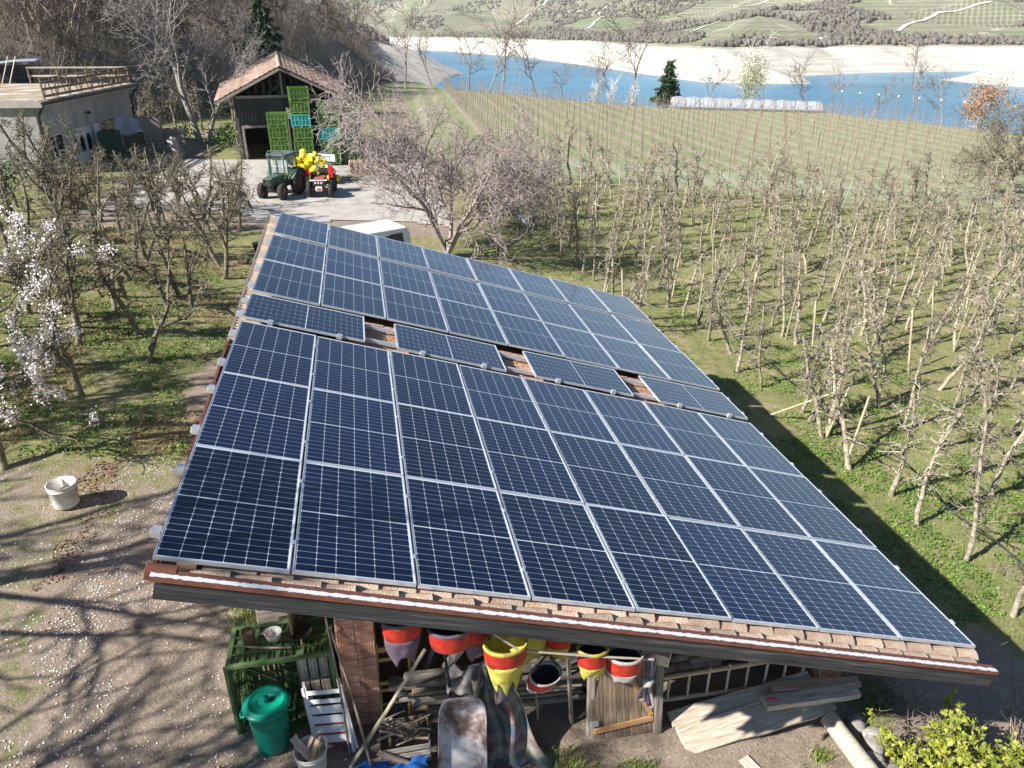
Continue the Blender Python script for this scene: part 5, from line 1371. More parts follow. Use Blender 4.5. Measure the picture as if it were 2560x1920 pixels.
bag(3.2, 2.48, .12, 'grey bag with black lining hanging lowest of all', 'greyfab', 'redfab', .92, .2, 0.45, .3)
bag(3.36, 2.86, .32, 'red bag with a yellow flap in shade behind the others', 'yellowfab', 'redfab', .8, -.2, 0.05, .4)
bag(3.64, 2.8, .06, 'small yellow bag with red band next to the grey ones', 'yellowfab', 'redfab', .82, -.15, 0.07, .34)
bag(3.97, 2.66, .06, 'grey collared bag with red band nearest the knotted rags', 'greyfab', 'redfab', 1.0, -.25, 0.09, .26)
e = thing('rags', 'knotted grey rags hanging beside the last bag', 'rag', (4.23, .08, 2.62))
for k in range(4):
    x = -.04 + .03 * k
    cloth('rag_strip', lambda u, v: (x + .05 * u + .03 * math.sin(5 * v + k), .02 * math.sin(8 * v + k) + .01 * k, -.62 * v - .06 * k), 3, 14, MT['greyfab'] if k % 2 else MT['purplefab'], e, uv=False)
MB().blob((.02, 0, -.38), .065, 4, .3, 2).build('knot', MT['greyfab'], e)
tag(MB().tube([(6.95, 1.9, .42), (7.0, 1.88, .3)], .02, 6).build('red_tool', MT['redpl']), 'small red tool handle hanging at the low end of the shed', 'handle')
tag(MB().tube([(6.75, 1.55, -.16), (6.86, 1.5, -.15)], .014, 6).build('red_tool', MT['redpl']), 'small red tool handle lying on the planks', 'handle')

# leafy shrub and bare canes at the near right corner
rgn = np.random.default_rng(55)
st = []; lf = []
for k in range(34):
    a = rgn.random() * 6.28; b0 = np.array([rgn.normal(0, .28), rgn.normal(0, .22), -.05])
    p = walk(rgn, b0, (.4 * math.cos(a), .4 * math.sin(a), 1), rgn.uniform(.5, 1.0), .01, .004, 6, .12); st.append(p)
    for _ in range(5):
        q = at_t(p, rgn.uniform(.3, 1))[0]; p2 = walk(rgn, q, rgn.normal(0, 1, 3) + np.array([0, 0, .6]), rgn.uniform(.12, .3), .005, .003, 3, .2); st.append(p2)
        m_ = rgn.integers(14, 32); t = rgn.random(m_); lf.append(np.array([at_t(p2, tt)[0] for tt in t]) + rgn.normal(0, .025, (m_, 3)))
sb = make_tree('shrub', st[:1], st, MT['brush'], extra=[('leaves', quads('leaves', np.concatenate(lf), .046, rgn, flat=.3, aspect=1.35), MT['leafy'])])
plant(sb, 8.75, .25, 'leafy yellow-green shrub at the near corner beside the stones', 'shrub', s=1.15)
plant(sb, 9.6, -.1, 'second leafy yellow-green shrub at the picture corner', 'shrub', s=1.0)
cn = []
for k in range(16):
    a = rgn.uniform(-.6, 3.6); cn.append(walk(rgn, np.array([rgn.normal(0, .2), rgn.normal(0, .2), 0]), (.9 * math.cos(a), .9 * math.sin(a), 1.0), rgn.uniform(.8, 1.7), .009, .003, 9, .12, -.06))
    for _ in range(5): q = at_t(cn[-1], rgn.uniform(.2, 1))[0] if len(cn[-1][0]) == 10 else cn[-1][0][1]; cn.append(walk(rgn, q, rgn.normal(0, 1, 3), rgn.uniform(.1, .4), .004, .0025, 3, .25))
cn2 = make_tree('bare_canes', cn[:1], cn, MT['brush'])
plant(cn2, 9.2, 1.3, 'tangle of bare canes above the leafy shrub', 'canes', s=1.1, rz=.4)
plant(cn2, 8.9, 2.3, 'bare canes arching up beside the low end of the shed', 'canes', s=1.0, rz=2.4)
plant(cn2, 10.3, .6, 'bare canes at the picture edge beyond the leafy shrub', 'canes', s=1.1, rz=4.0)
# ------------------------------------------------------------------ farmyard: barn, house, tractors, crates
# --- barn
zb = gh(-2.85, 48.4)
barn = thing('barn', 'dark wooden barn with red tiled gable roof and open doorway', 'barn', (-2.85, 48.4, zb), rz=rad(5.5))
HW, DEP, EV, RDG = 2.95, 7.6, 4.0, 5.55
rg = random.Random(4)
k = 0; x = -HW
while x < HW - .05:
    w = rg.uniform(.17, .25); xc = x + w / 2
    z0 = 2.15 if -2.7 < xc < -.55 else 0
    plank('board', (xc, rg.uniform(-.01, .01), z0 + rg.uniform(-.03, .03)), (xc, 0, EV - .1), w - .008, .03, MT['wooddark'], barn, up=(0, 1, 0), bevel=0, seed=k)
    zt = EV + (RDG - EV) * (1 - abs(xc) / HW) - .12
    if zt > EV + .15 and k % 2 == 0: plank('gable_slat', (xc, .35, EV), (xc, .35, zt), w * .8, .02, MT['wooddark'], barn, up=(0, 1, 0), bevel=0)
    x += w; k += 1
for s in (-1, 1):
    for j in range(30):
        plank('side_board', (s * HW, .15 + .25 * j, 0), (s * HW, .15 + .25 * j, EV - .05), .24, .03, MT['wooddark'], barn, up=(1, 0, 0), bevel=0)
for j in range(24): plank('back_board', (-HW + .12 + .245 * j, DEP, 0), (-HW + .12 + .245 * j, DEP, EV + (RDG - EV) * (1 - abs(-HW + .12 + .245 * j) / HW) - .2), .245, .03, MT['wooddark'], barn, up=(0, 1, 0), bevel=0)
plank('tie_beam', (-HW, -.06, EV - .03), (HW, -.06, EV - .03), .14, .17, MT['woodgrey'], barn); plank('king_post', (0, -.06, EV + .06), (0, -.06, RDG - .12), .15, .13, MT['woodgrey'], barn, up=(0, 1, 0))
plank('brace', (-.9, -.03, EV + .08), (-.05, -.03, EV + .75), .1, .1, MT['wooddark'], barn); plank('door_lintel', (-2.8, -.04, 2.16), (-.45, -.04, 2.16), .1, .16, MT['woodgrey'], barn)
plank('door_post', (-2.72, -.02, 0), (-2.72, -.02, 2.1), .14, .14, MT['woodgrey'], barn, up=(0, 1, 0)); plank('corner_post', (-HW - .03, -.03, 0), (-HW - .03, -.03, EV), .16, .16, MT['wooddark'], barn, up=(0, 1, 0))
plank('corner_post', (HW + .03, -.03, 0), (HW + .03, -.03, EV), .16, .16, MT['wooddark'], barn, up=(0, 1, 0)); plank('eave_brace', (-HW, -.4, EV - .75), (-4.0, -.5, EV - .1), .1, .1, MT['wooddark'], barn)
RW = 4.1; EZ = RDG + .25 - (RW) * (RDG - EV) / HW * .93
for s in (-1, 1):
    rdge = Vector((0, 0, RDG + .22)); eav = Vector((s * RW, 0, EZ))
    n_c = 13
    for c in range(n_c):
        t0, t1 = c / n_c, (c + 1.12) / n_c
        p0, p1 = rdge.lerp(eav, t0), rdge.lerp(eav, min(t1, 1.02))
        nrm = Vector((s * (rdge.z - eav.z), 0, RW)).normalized()
        V, F = [], []
        ny_ = 104
        for j in range(ny_ + 1):
            yv = -1.1 + 9.6 * j / ny_; rs_ = .06 * (yv + 1.1); wv_ = .028 * math.cos(math.pi * j)
            jit = .012 * math.sin(j * 12.9 + c * 7.1)
            a = p0 + nrm * (wv_ + .0) ; b_ = p1 + nrm * (wv_ + .045 + jit)
            V += [(a.x, yv, a.z + rs_), (b_.x, yv, b_.z + rs_), (b_.x, yv, b_.z - .04 + rs_)]
            if j:
                q = 3 * j; F += [(q - 3, q - 2, q + 1, q), (q - 2, q - 1, q + 2, q + 1)] if s > 0 else [(q, q + 1, q - 2, q - 3), (q + 1, q + 2, q - 1, q - 2)]
        MB().add(V, F).build('tile_course', MT['barnroof'] if 'barnroof' in MT else MT.setdefault('barnroof', mat('barn_roof_tiles', [(.13, .085, .07), (.25, .165, .13), (.34, .255, .21), (.27, .235, .18)], 2.6, rough=.95, rnd=.14, bump=.3)), barn)
    plank('barge_board', Vector((0, -1.12, RDG + .1)), Vector((s * (RW + .02), -1.12, EZ - .12)), .04, .16, MT['woodgrey'], barn, bevel=0)
    plank('roof_underside', Vector((0, 3.7, RDG + .05)), Vector((s * RW, 3.7, EZ - .15)), 9.5, .03, MT['wooddark'], barn, bevel=0)
for j in range(24): link('ridge_tile', barrel, None, barn, matrix=Matrix.Translation((0, -1.0 + .4 * j, RDG + .2 + .024 * j)) @ Matrix.Rotation(math.pi / 2, 4, 'Z') @ Matrix.Scale(1.35, 4))

# --- stacks of crates before the barn
CR2 = crate_parts(5, 2, 3, .016, .075)
for _, me in CR2: me.materials.append(MT['crategreen2'])
CR3 = [(k_, me.copy()) for k_, me in CR2]
for _, me in CR3: me.materials.clear(); me.materials.append(MT['crateteal'])
def stack(x, y, kinds, where, n_=None):
    z = gh(x, y)
    for i, kd in enumerate(kinds):
        col_ = 'green' if kd == 'g' else 'teal'
        pos = 'lowest' if i == 0 else 'topmost' if i == len(kinds) - 1 else ['', 'second', 'third', 'fourth', 'fifth', 'sixth'][i] + ' from the ground'
        pos = pos if i in (0, len(kinds) - 1) else pos
        crate(None, '%s plastic crate, %s in the stack %s' % (col_, pos, where), (x + rg.uniform(-.03, .03), y + rg.uniform(-.04, .04), z + i * (CHH + .0)), rad(5) + rg.uniform(-.06, .06), group='crates stacked before the barn', meshes=CR2 if kd == 'g' else CR3)
stack(-3.2, 46.4, 'gggg', 'beside the barn doorway')
stack(-1.72, 46.5, 'gggtgg', 'in the middle')
stack(-.12, 46.7, 'ggtgg', 'nearest the cherry tree')
stack(1.3, 47.4, 'ggtg', 'partly behind the cherry twigs')
e = thing('pallet', 'grey wooden pallet standing above the crates against the barn', 'pallet', (-2.25, 47.4, gh(-2.2, 47.4)), rz=rad(5))
for i in range(5): plank('slat', (-.4, 0, 2.75 + .13 * i), (.4, 0, 2.75 + .13 * i), .03, .09, MT['woodpale'], e)
for s in (-.35, 0, .35): plank('stringer', (s, .06, 0), (s, .06, 3.4), .08, .08, MT['woodgrey'], e, up=(0, 1, 0))

# --- house with roof terrace
HO = Vector((-15.2, 41.5, 0)); hr = math.atan2(.996, .085)
house = thing('house', 'low concrete farm building with a railed roof terrace', 'house', (HO.x, HO.y, 0.4), rz=hr)
WL, WD, WH = 14.0, 12.0, 3.95
mbw = MB()
ops = [(.7, 2.8, .55, 2.35), (3.6, 6.8, 0.0, 2.35), (8.3, 11.6, 1.1, 2.45)]     # openings in the long wall
xs_ = sorted({0, WL, *[o_[0] for o_ in ops], *[o_[1] for o_ in ops]})
for a_, b_ in zip(xs_[:-1], xs_[1:]):
    op = [o_ for o_ in ops if o_[0] <= a_ and b_ <= o_[1]]
    if not op: mbw.bb(a_, b_, 0, .3, -1, WH)
    else:
        if op[0][2] > 0: mbw.bb(a_, b_, 0, .3, -1, op[0][2])
        mbw.bb(a_, b_, 0, .3, op[0][3], WH)
mbw.bb(0, .3, .3, WD, -1, WH).bb(WL - .3, WL, .3, WD, -1, WH)
mbw.build('wall', MT['concrete'], house)
MB().bb(-.25, WL + .55, -.55, WD, WH + .002, WH + .3).build('roof_slab', MT['concrete'], house)
MT['soil'] = mat('terrace_earth', [(.2, .15, .1), (.33, .27, .2), (.6, .58, .55)], .7, rough=.95)
MB().bb(-.2, WL + .5, -.4, WD, WH + .302, WH + .34).build('terrace_surface', MT['soil'], house)
MB().tube([(-.3, -.62, WH + .2), (WL + .6, -.62, WH + .2)], .085, 8).build('gutter', MT['darkmetal'], house)
MB().tube([(WL + .45, -.62, WH + .15), (WL + .3, -.3, WH - .35), (WL + .1, -.12, WH - .55), (WL + .1, -.12, 0)], .07, 8).build('downpipe', MT['darkmetal'], house)
MB().tube([(-.2, -.62, WH + .15), (.0, -.2, WH - .35), (.05, -.1, WH - .55), (.05, -.1, 0)], .07, 8).build('downpipe', MT['darkmetal'], house)
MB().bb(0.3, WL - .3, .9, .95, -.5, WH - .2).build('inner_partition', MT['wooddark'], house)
def window(x0, x1, z0, z1, n):
    f = MB(); t = .07
    f.bb(x0, x1, .08, .16, z0, z0 + t).bb(x0, x1, .08, .16, z1 - t, z1)
    for i in range(n + 1):
        xx = x0 + (x1 - x0 - t) * i / n; f.bb(xx, xx + t, .08, .16, z0 + t, z1 - t)
    fo = f.build('window', MT['whitepaint'], house)
    for i in range(n):
        w = (x1 - x0 - t) / n; MB().bb(x0 + w * i + t, x0 + w * (i + 1), .11, .125, z0 + t, z1 - t).build('pane', MT['glass'], fo)
window(.7, 2.8, .55, 2.35, 2); window(8.3, 11.6, 1.1, 2.45, 3)
gd = MB().bb(3.6, 6.8, .1, .16, 0, 2.35).build('garage_door', MT['whitepaint'], house)
for i in range(3):
    c = 4.2 + i * 1.0; vs = [(c - .3, .095, .95), (c + .3, .095, .95)] + [(c + .3 * math.cos(a), .095, 1.6 + .32 * math.sin(a)) for a in np.linspace(0, math.pi, 9)]
    MB().add(vs, [tuple(reversed(range(len(vs))))]).build('pane', MT['glass'], gd)
MB().bb(7.0, 7.9, -.02, .0, 0, 2.3).build('plaster_panel', MT['whitepaint'], house)
lm = MB().tube([(6.3, -.01, 3.1), (6.3, -.16, 3.12)], .03, 8); lm.lathe([(.001, .1), (.1, .07), (.12, -.05), (.08, -.1), (.001, -.1)], 14, (6.3, -.22, 3.1)); lm.build('wall_lamp', MT['darkmetal'], house)
for i in range(9):
    xx = .8 + i * (WL - .9) / 8
    plank('railing_post', (xx, -.3, WH + .3), (xx - .0, -.3, WH + 1.38), .08, .08, MT['woodbrown'], house, up=(0, 1, 0), bevel=0)
    if i < 8:
        st_ = (WL - .9) / 8
        plank('railing_slat', (xx + .15, -.26, WH + .38), (xx + .42 * st_, -.26, WH + 1.2), .1, .02, MT['woodbrown'], house, up=(0, 1, 0), bevel=0)
        plank('railing_slat', (xx + .85 * st_, -.26, WH + .38), (xx + .55 * st_, -.26, WH + 1.2), .1, .02, MT['woodbrown'], house, up=(0, 1, 0), bevel=0)
for z in (.5, .85, 1.18): plank('railing_board', (.7, -.34, WH + z), (WL + .1, -.34, WH + z), .025, .14, MT['woodbrown'], house, bevel=0)
plank('handrail', (.7, -.3, WH + 1.4), (WL + .1, -.3, WH + 1.4), .1, .05, MT['woodbrown'], house, bevel=0)
for i in range(4): plank('railing_post', (WL + .05, .6 + 1.9 * i, WH + .3), (WL + .05, .6 + 1.9 * i, WH + 1.38), .08, .08, MT['woodbrown'], house, up=(0, 1, 0), bevel=0)
for z in (.85, 1.38): plank('railing_board', (WL + .1, -.3, WH + z), (WL + .1, 6.4, WH + z), .025, .1, MT['woodpale'], house, bevel=0)
# things by the house
def wooden_bin(x, y, z, rz, label):
    e = thing('wooden_bin', label, 'wooden bin', (x, y, z), rz, 'wooden bins by the house')
    for i in range(5):
        zz = .12 + .13 * i
        plank('slat', (-.6, -.5, zz), (.6, -.5, zz), .02, .115, MT['woodgrey'], e, bevel=0); plank('slat', (-.6, .5, zz), (.6, .5, zz), .02, .115, MT['woodgrey'], e, bevel=0)
        plank('slat', (-.6, -.48, zz), (-.6, .48, zz), .02, .115, MT['woodgrey'], e, bevel=0); plank('slat', (.6, -.48, zz), (.6, .48, zz), .02, .115, MT['woodgrey'], e, bevel=0)
    plank('base', (-.6, 0, .04), (.6, 0, .04), 1.0, .06, MT['woodgrey'], e, bevel=0)
gz1 = gh(-12.6, 51)
for (x, y, i, lab) in [(-12.9, 50.6, 0, 'wooden slatted bin at the bottom of the covered stack by the house'), (-12.9, 50.6, 1, 'wooden slatted bin in the middle of the covered stack by the house'), (-12.9, 50.6, 2, 'wooden slatted bin on top of the covered stack'),
                       (-11.5, 50.2, 0, 'wooden slatted bin on the ground before the walnut tree'), (-11.5, 50.2, 1, 'wooden slatted bin second up before the walnut tree'), (-11.6, 50.2, 2, 'wooden slatted bin topmost before the walnut tree'), (-10.3, 50.6, 0, 'lone wooden bin nearest the walnut trunk'), (-10.3, 50.6, 1, 'upper wooden bin nearest the walnut trunk')]:
    wooden_bin(x, y, gz1 + .72 * i, .1, lab)
tag(cloth('plastic_sheet', lambda u, v: (-13.7 + 1.7 * u, 50.2 - .15 - .5 * v + .1 * math.sin(7 * u), gz1 + 2.25 - 1.0 * v + .12 * math.sin(5 * u + 3 * v)), 16, 10, MT['plasticsheet'], uv=False), 'crumpled clear plastic sheet over the wooden bins', 'plastic sheet')
DG = [(k_, me.copy()) for k_, me in CR2]
MT['darkcrate'] = mat('dark_green_plastic', [(.02, .075, .045), (.035, .1, .06)], 3, rough=.5)
for _, me in DG: me.materials.clear(); me.materials.append(MT['darkcrate'])
crate(None, 'dark green crate on the ground before the house wall', (-13.6, 47.8, gh(-13.6, 47.8)), .2, meshes=DG); crate(None, 'dark green crate stacked on another before the house wall', (-13.6, 47.8, gh(-13.6, 47.8) + .78), .15, meshes=DG)
rgs = random.Random(6)
for k in range(14):
    x, y = -9.9 + rgs.uniform(-.5, .4), 47.6 + .3 * (k % 5) + rgs.uniform(-.1, .1); r = rgs.uniform(.22, .36)
    tag(MB().blob((x, y, gh(x, y) + .15 + .4 * (k // 5)), r, k, .18, 1).build('boulder', MT['stone']), 'rough boulder in the low retaining wall beside the track', 'boulder', 'boulders of the retaining wall')
# hut with blue-grey roof
zh = max(gh(-22.6, 60.5), 4.15)
hut = thing('hut', 'small dark hut with a curled blue-grey sheet roof behind the terrace', 'hut', (-22.6, 60.5, zh - .1), rz=.2)
for i in range(9): plank('board', (-1.0, -.8, .1 + .19 * i), (1.0, -.8, .1 + .19 * i), .03, .18, MT['wooddark'], hut, bevel=0)
for s in (-1, 1):
    for i in range(9): plank('board', (s, -.75, .1 + .19 * i), (s, .8, .1 + .19 * i), .03, .18, MT['woodbrown'], hut, bevel=0)
cloth('sheet_roof', lambda u, v: (-1.6 + 3.2 * u, -1.2 + 2.4 * v, 1.95 + .1 * math.sin(3 * u) - .35 * (1 - u) * .6 + .1 * v), 10, 6, MT['bluesheet'], hut, uv=False, thick=.03)
for k, (dx, lab) in enumerate([(-.5, 'grey board leaning on the hut roof'), (.0, 'second grey board leaning on the hut roof, nearer the railing')]):
    tag(plank('leaning_board', (-22.9 + dx, 58.6, zh - .2), (-22.0 + dx, 59.2, zh + 2.2), .14, .04, MT['woodpale']), lab, 'board')

# --- tractors
def wheel(e, x, y, r, w, rimmat, name='wheel'):
    o = MB(); o.lathe([(r * .55, -w / 2), (r * .9, -w / 2), (r, -w * .38), (r, w * .38), (r * .9, w / 2), (r * .55, w / 2)], 26)
    for k in range(18):
        a = 2 * math.pi * k / 18
        for s in (-1, 1):
            R = Matrix.Rotation(a + s * .08, 3, 'Z') @ Matrix.Rotation(s * .5, 3, 'X')
            o.box(R @ Vector((r * 1.0, 0, s * w * .22)), (r * .07, r * .07, w * .5), R)
    R90 = Matrix.Rotation(math.pi / 2, 4, 'X')
    ob = o.build(name, MT['rubber'], e, matrix=Matrix.Translation((x, y, r)) @ R90)
    MB().lathe([(r * .57, -w * .3), (r * .5, -w * .3), (r * .42, -w * .12), (r * .16, -w * .15), (.001, -w * .15)], 20).lathe([(.001, w * .15), (r * .16, w * .15), (r * .42, w * .12), (r * .5, w * .3), (r * .57, w * .3)], 20).build('rim', rimmat, ob)
    return ob
def tractor1():
    e = thing('tractor', 'old green tractor with a grey cab roof and red wheel rims', 'tractor', (-2.35, 36.4, gh(-2.35, 36.4) + .02), rz=rad(-112))
    for s in (-1, 1): wheel(e, -.55, s * .62, .62, .36, MT['tractorred']); wheel(e, 1.15, s * .55, .4, .26, MT['tractorred'])
    MB().bb(.2, 1.55, -.27, .27, .72, 1.12).build('bonnet', MT['tractorgreen'], e, bevel=.05)
    MB().bb(1.56, 1.6, -.22, .22, .75, 1.05).build('grille', MT['darkmetal'], e)
    for s in (-1, 1): MB().lathe([(.001, .03), (.06, .03), (.07, 0), (.001, 0)], 12, (1.6, s * .17, .98), R=Matrix.Rotation(math.pi / 2, 3, 'Y')).build('headlight', MT['glass'], e)
    MB().bb(-.9, 1.3, -.2, .2, .42, .715).build('chassis', MT['darkmetal'], e, bevel=.03); MB().bb(1.05, 1.25, -.45, .45, .34, .46).build('front_axle', MT['darkmetal'], e)
    for s in (-1, 1):
        f = MB(); pr = [(-.55 + .72 * math.cos(a), .62 + .72 * math.sin(a)) for a in np.linspace(rad(20), rad(165), 9)]
        for (x0, z0), (x1, z1) in zip(pr[:-1], pr[1:]): f.add([(x0, s * .42, z0), (x1, s * .42, z1), (x1, s * .82, z1), (x0, s * .82, z0)], [(0, 1, 2, 3)])
        o = f.build('mudguard', MT['tractorgreen'], e); o.modifiers.new('s', 'SOLIDIFY').thickness = .03
    cabz = 1.98
    for (x, y) in ((.18, .5), (.18, -.5), (-.95, .5), (-.95, -.5)): MB().tube([(x, y, .8), (x * .9, y * .95, cabz)], .03, 6).build('cab_post', MT['tractorgreen'], e)
    MB().bb(.14, .155, -.48, .48, 1.15, cabz - .05).build('windscreen', MT['cabglass'], e); MB().bb(-.93, -.915, -.46, .46, 1.1, cabz - .05).build('rear_window', MT['cabglass'], e)
    MB().bb(-1.05, .35, -.58, .58, cabz, cabz + .13).build('cab_roof', MT['slate'], e, bevel=.05)
    MB().bb(-.62, -.25, -.22, .22, .8, .95).bb(-.72, -.62, -.22, .22, .95, 1.35).build('seat', MT['rubber'], e, bevel=.03)
    MB().tube([(.42, -.42, .75), (.42, -.42, 2.2), (.42, -.34, 2.28), (.42, .34, 2.28), (.42, .42, 2.2), (.42, .42, .75)], .032, 8).build('guard_frame', MT['tractorgreen'], e)
    MB().tube([(.95, .33, 1.0), (.95, .33, 1.75)], .03, 8).build('exhaust', MT['darkmetal'], e)
    MB().tube([(.0, 0, 1.1), (-.2, 0, 1.25)], .02, 6).lathe([(.17, -.01), (.19, 0), (.17, .01), (.16, 0), (.17, -.01)], 16, (-.2, 0, 1.26)).build('steering_wheel', MT['rubber'], e)
MT['cabglass'] = mat('cab_glass', [(.5, .55, .55)], 4, rough=.05, alpha=.35)
tractor1()
def tractor2():
    e = thing('tractor', 'narrow faded red tractor with bare front wheels beside the yellow heap', 'tractor', (-.35, 36.9, gh(-.35, 36.9) + .02), rz=rad(-95))
    for s in (-1, 1): wheel(e, .95, s * .56, .42, .2, MT['darkmetal']); wheel(e, -.75, s * .5, .45, .3, MT['tractorred'])
    MB().bb(.1, 1.25, -.3, .3, .72, .98).build('bonnet', MT['tractorred'], e, bevel=.04)
    MB().bb(1.26, 1.3, -.3, .3, .62, .86).build('grille', MT['darkmetal'], e); MB().bb(1.1, 1.32, -.44, .44, .885, .93).build('bumper', MT['bucketwhite'], e, bevel=.01)
    for s in (-1, 0, 1): MB().lathe([(.001, .02), (.05, .02), (.055, 0), (.001, 0)], 12, (1.305, s * .15, .78), R=Matrix.Rotation(math.pi / 2, 3, 'Y')).build('headlight', MT['bucketwhite'], e)
    MB().bb(1.2, 1.36, -.18, .18, .36, .6).build('front_weight', MT['bucketwhite'], e, bevel=.04); MB().bb(1.361, 1.365, -.1, .1, .42, .52).build('badge', MT['redpl'], e)
    MB().bb(-.9, 1.2, -.18, .18, .38, .715).build('chassis', MT['darkmetal'], e, bevel=.03); MB().bb(.88, 1.02, -.46, .46, .36, .48).build('front_axle', MT['tractorred'], e)
    MB().bb(-.95, -.6, -.25, .25, .8, .92).bb(-1.02, -.95, -.25, .25, .92, 1.2).build('seat', MT['rubber'], e, bevel=.03)
    for s in (-1, 1): MB().bb(-1.15, -.3, s * .5 - .17, s * .5 + .17, .93, .98).build('mudguard', MT['tractorred'], e, bevel=.02)
    MB().bb(-.35, -.25, .33, .6, .75, 1.4).build('red_tank', MT['redpl'], e, bevel=.03)
    MB().tube([(.0, 0, .95), (-.25, 0, 1.15)], .02, 6).lathe([(.16, -.01), (.18, 0), (.16, .01), (.15, 0), (.16, -.01)], 16, (-.26, 0, 1.16)).build('steering_wheel', MT['rubber'], e)
    fm = MB()
    for y in (-.38, .38): fm.beam((-1.2, y, .6), (-1.2, y, 1.75), .05, .05)
    fm.beam((-1.2, -.38, 1.75), (-1.2, .38, 1.75), .05, .05); fm.beam((-1.2, -.38, 1.35), (-1.2, .38, 1.35), .05, .05)
    fm.build('lift_frame', MT['bluesheet'], e)
tractor2()
# --- heap of yellow containers
ym = MB().lathe([(.001, 0), (.13, 0), (.15, .02), (.17, .26), (.2, .28), (.2, .3), (.15, .3), (.11, .02)], 14).mesh('yellow_bucket'); ym.materials.append(MT['yellowpl'])
rg = random.Random(19)
for k in range(120):
    a = rg.uniform(0, 6.28); r = 1.3 * math.sqrt(rg.random()); zz = max(0, 1.6 * (1 - (r / 1.4) ** 1.5)) * rg.random() ** .5
    x, y = -1.0 + r * 1.05 * math.cos(a), 40.4 + r * .8 * math.sin(a)
    o = link('yellow_bucket', ym, None, loc=(x, y, gh(x, y) + zz + .16), rot=(rg.uniform(-2.2, 2.2), rg.uniform(-1.5, 1.5), rg.uniform(0, 6)))
    tag(o, 'yellow plastic picking bucket in the heap between the tractors', 'bucket', 'heap of yellow picking buckets')
tag(plank('white_board', (-1.2, 41.3, gh(-1, 41.3) + 1.25), (.3, 41.4, gh(.6, 41.3) + 1.2), .7, .06, MT['whitepaint'], up=(0, -.5, 1)), 'white sheet panel lying behind the yellow heap', 'panel')
e = thing('wheelbarrow', 'wheelbarrow with red tubs before the yellow heap', 'wheelbarrow', (-1.45, 38.9, gh(-1.45, 38.9)), rz=-1.4)
MB().tube([(-.9, -.25, .45), (.2, -.2, .3), (.62, -.05, .2)], .018, 6).tube([(-.9, .25, .45), (.2, .2, .3), (.62, .05, .2)], .018, 6).build('frame', MT['rustred'], e)
MB().add([(-.35, -.3, .58), (.4, -.3, .62), (.4, .3, .62), (-.35, .3, .58), (-.2, -.18, .32), (.2, -.18, .32), (.2, .18, .32), (-.2, .18, .32)], [(0, 1, 5, 4), (1, 2, 6, 5), (2, 3, 7, 6), (3, 0, 4, 7), (4, 5, 6, 7)]).build('tray', MT['woodbrown'], e)
MB().lathe([(.1, -.04), (.19, -.05), (.2, 0), (.19, .05), (.1, .04)], 18, (.62, 0, .2), R=Matrix.Rotation(math.pi / 2, 3, 'X')).build('wheel', MT['rubber'], e)
for s in (-1, 1): MB().tube([(-.3, s * .22, .42), (-.38, s * .24, 0)], .016, 6).build('leg', MT['rustred'], e)
for k in range(2):
    o = MB().add([(-.2, -.17, .28), (.2, -.17, .28), (.2, .17, .28), (-.2, .17, .28), (-.13, -.11, 0), (.13, -.11, 0), (.13, .11, 0), (-.13, .11, 0)], [(0, 1, 5, 4), (1, 2, 6, 5), (2, 3, 7, 6), (3, 0, 4, 7), (4, 5, 6, 7)]).build('red_tub', MT['redpl'], loc=(-1.62 + .36 * k, 38.85, gh(-1.5, 38.9) + .6), rot=(.7, .2 - .4 * k, .2))
    o.modifiers.new('s', 'SOLIDIFY').thickness = .015
    tag(o, ['red plastic tub in the wheelbarrow, nearer the green tractor', 'red plastic tub in the wheelbarrow, nearer the red tractor'][k], 'tub')
tag(MB().bb(-.3, .3, -.25, .25, .05, .3).build('white_box', MT['whitepaint'], loc=(-2.0, 39.0, gh(-2, 39)), rot=(0, 0, .3), bevel=.02), 'small white box at the foot of the yellow heap', 'box')
# --- firewood stacks and brush behind the red tractor
rg = random.Random(23)
for k in range(70):
    y = 43.4 + .16 * (k % 2) + rg.uniform(-.05, .05); x = 1.1 + .155 * (k % 14) + rg.uniform(-.02, .02); z = gh(x, y) + .08 + .15 * (k // 14)
    tag(MB().tube([(x, y - .5, z), (x, y + .5, z)], rg.uniform(.06, .085), 8).build('firewood_log', MT['firewood']), 'sawn log in the firewood stack behind the red tractor', 'log', 'firewood stack in the yard')
rgn = np.random.default_rng(9)
def brush_pile(cx, cy, rx, ry, h, n, label):
    P = []
    for _ in range(n):
        a = rgn.random() * 6.28; r = math.sqrt(rgn.random()); x, y = cx + rx * r * math.cos(a), cy + ry * r * math.sin(a)
        z = gh(cx, cy) + h * (1 - r * r) * rgn.random() + .05
        P.append(walk(rgn, np.array([x, y, z]), (rgn.normal(), rgn.normal(), .25 * rgn.normal()), rgn.uniform(.5, 1.6), .014, .006, 4, .2))
    return tag(link('brushwood', tubes('brushwood', P, 3), MT['brush']), label, kind='stuff')
brush_pile(5.2, 20.5, 2.6, 1.2, 1.1, 420, 'heap of cut brushwood behind the shed')
brush_pile(2.6, 41.0, 1.6, 1.6, 1.2, 260, 'heap of cut brushwood behind the red tractor')
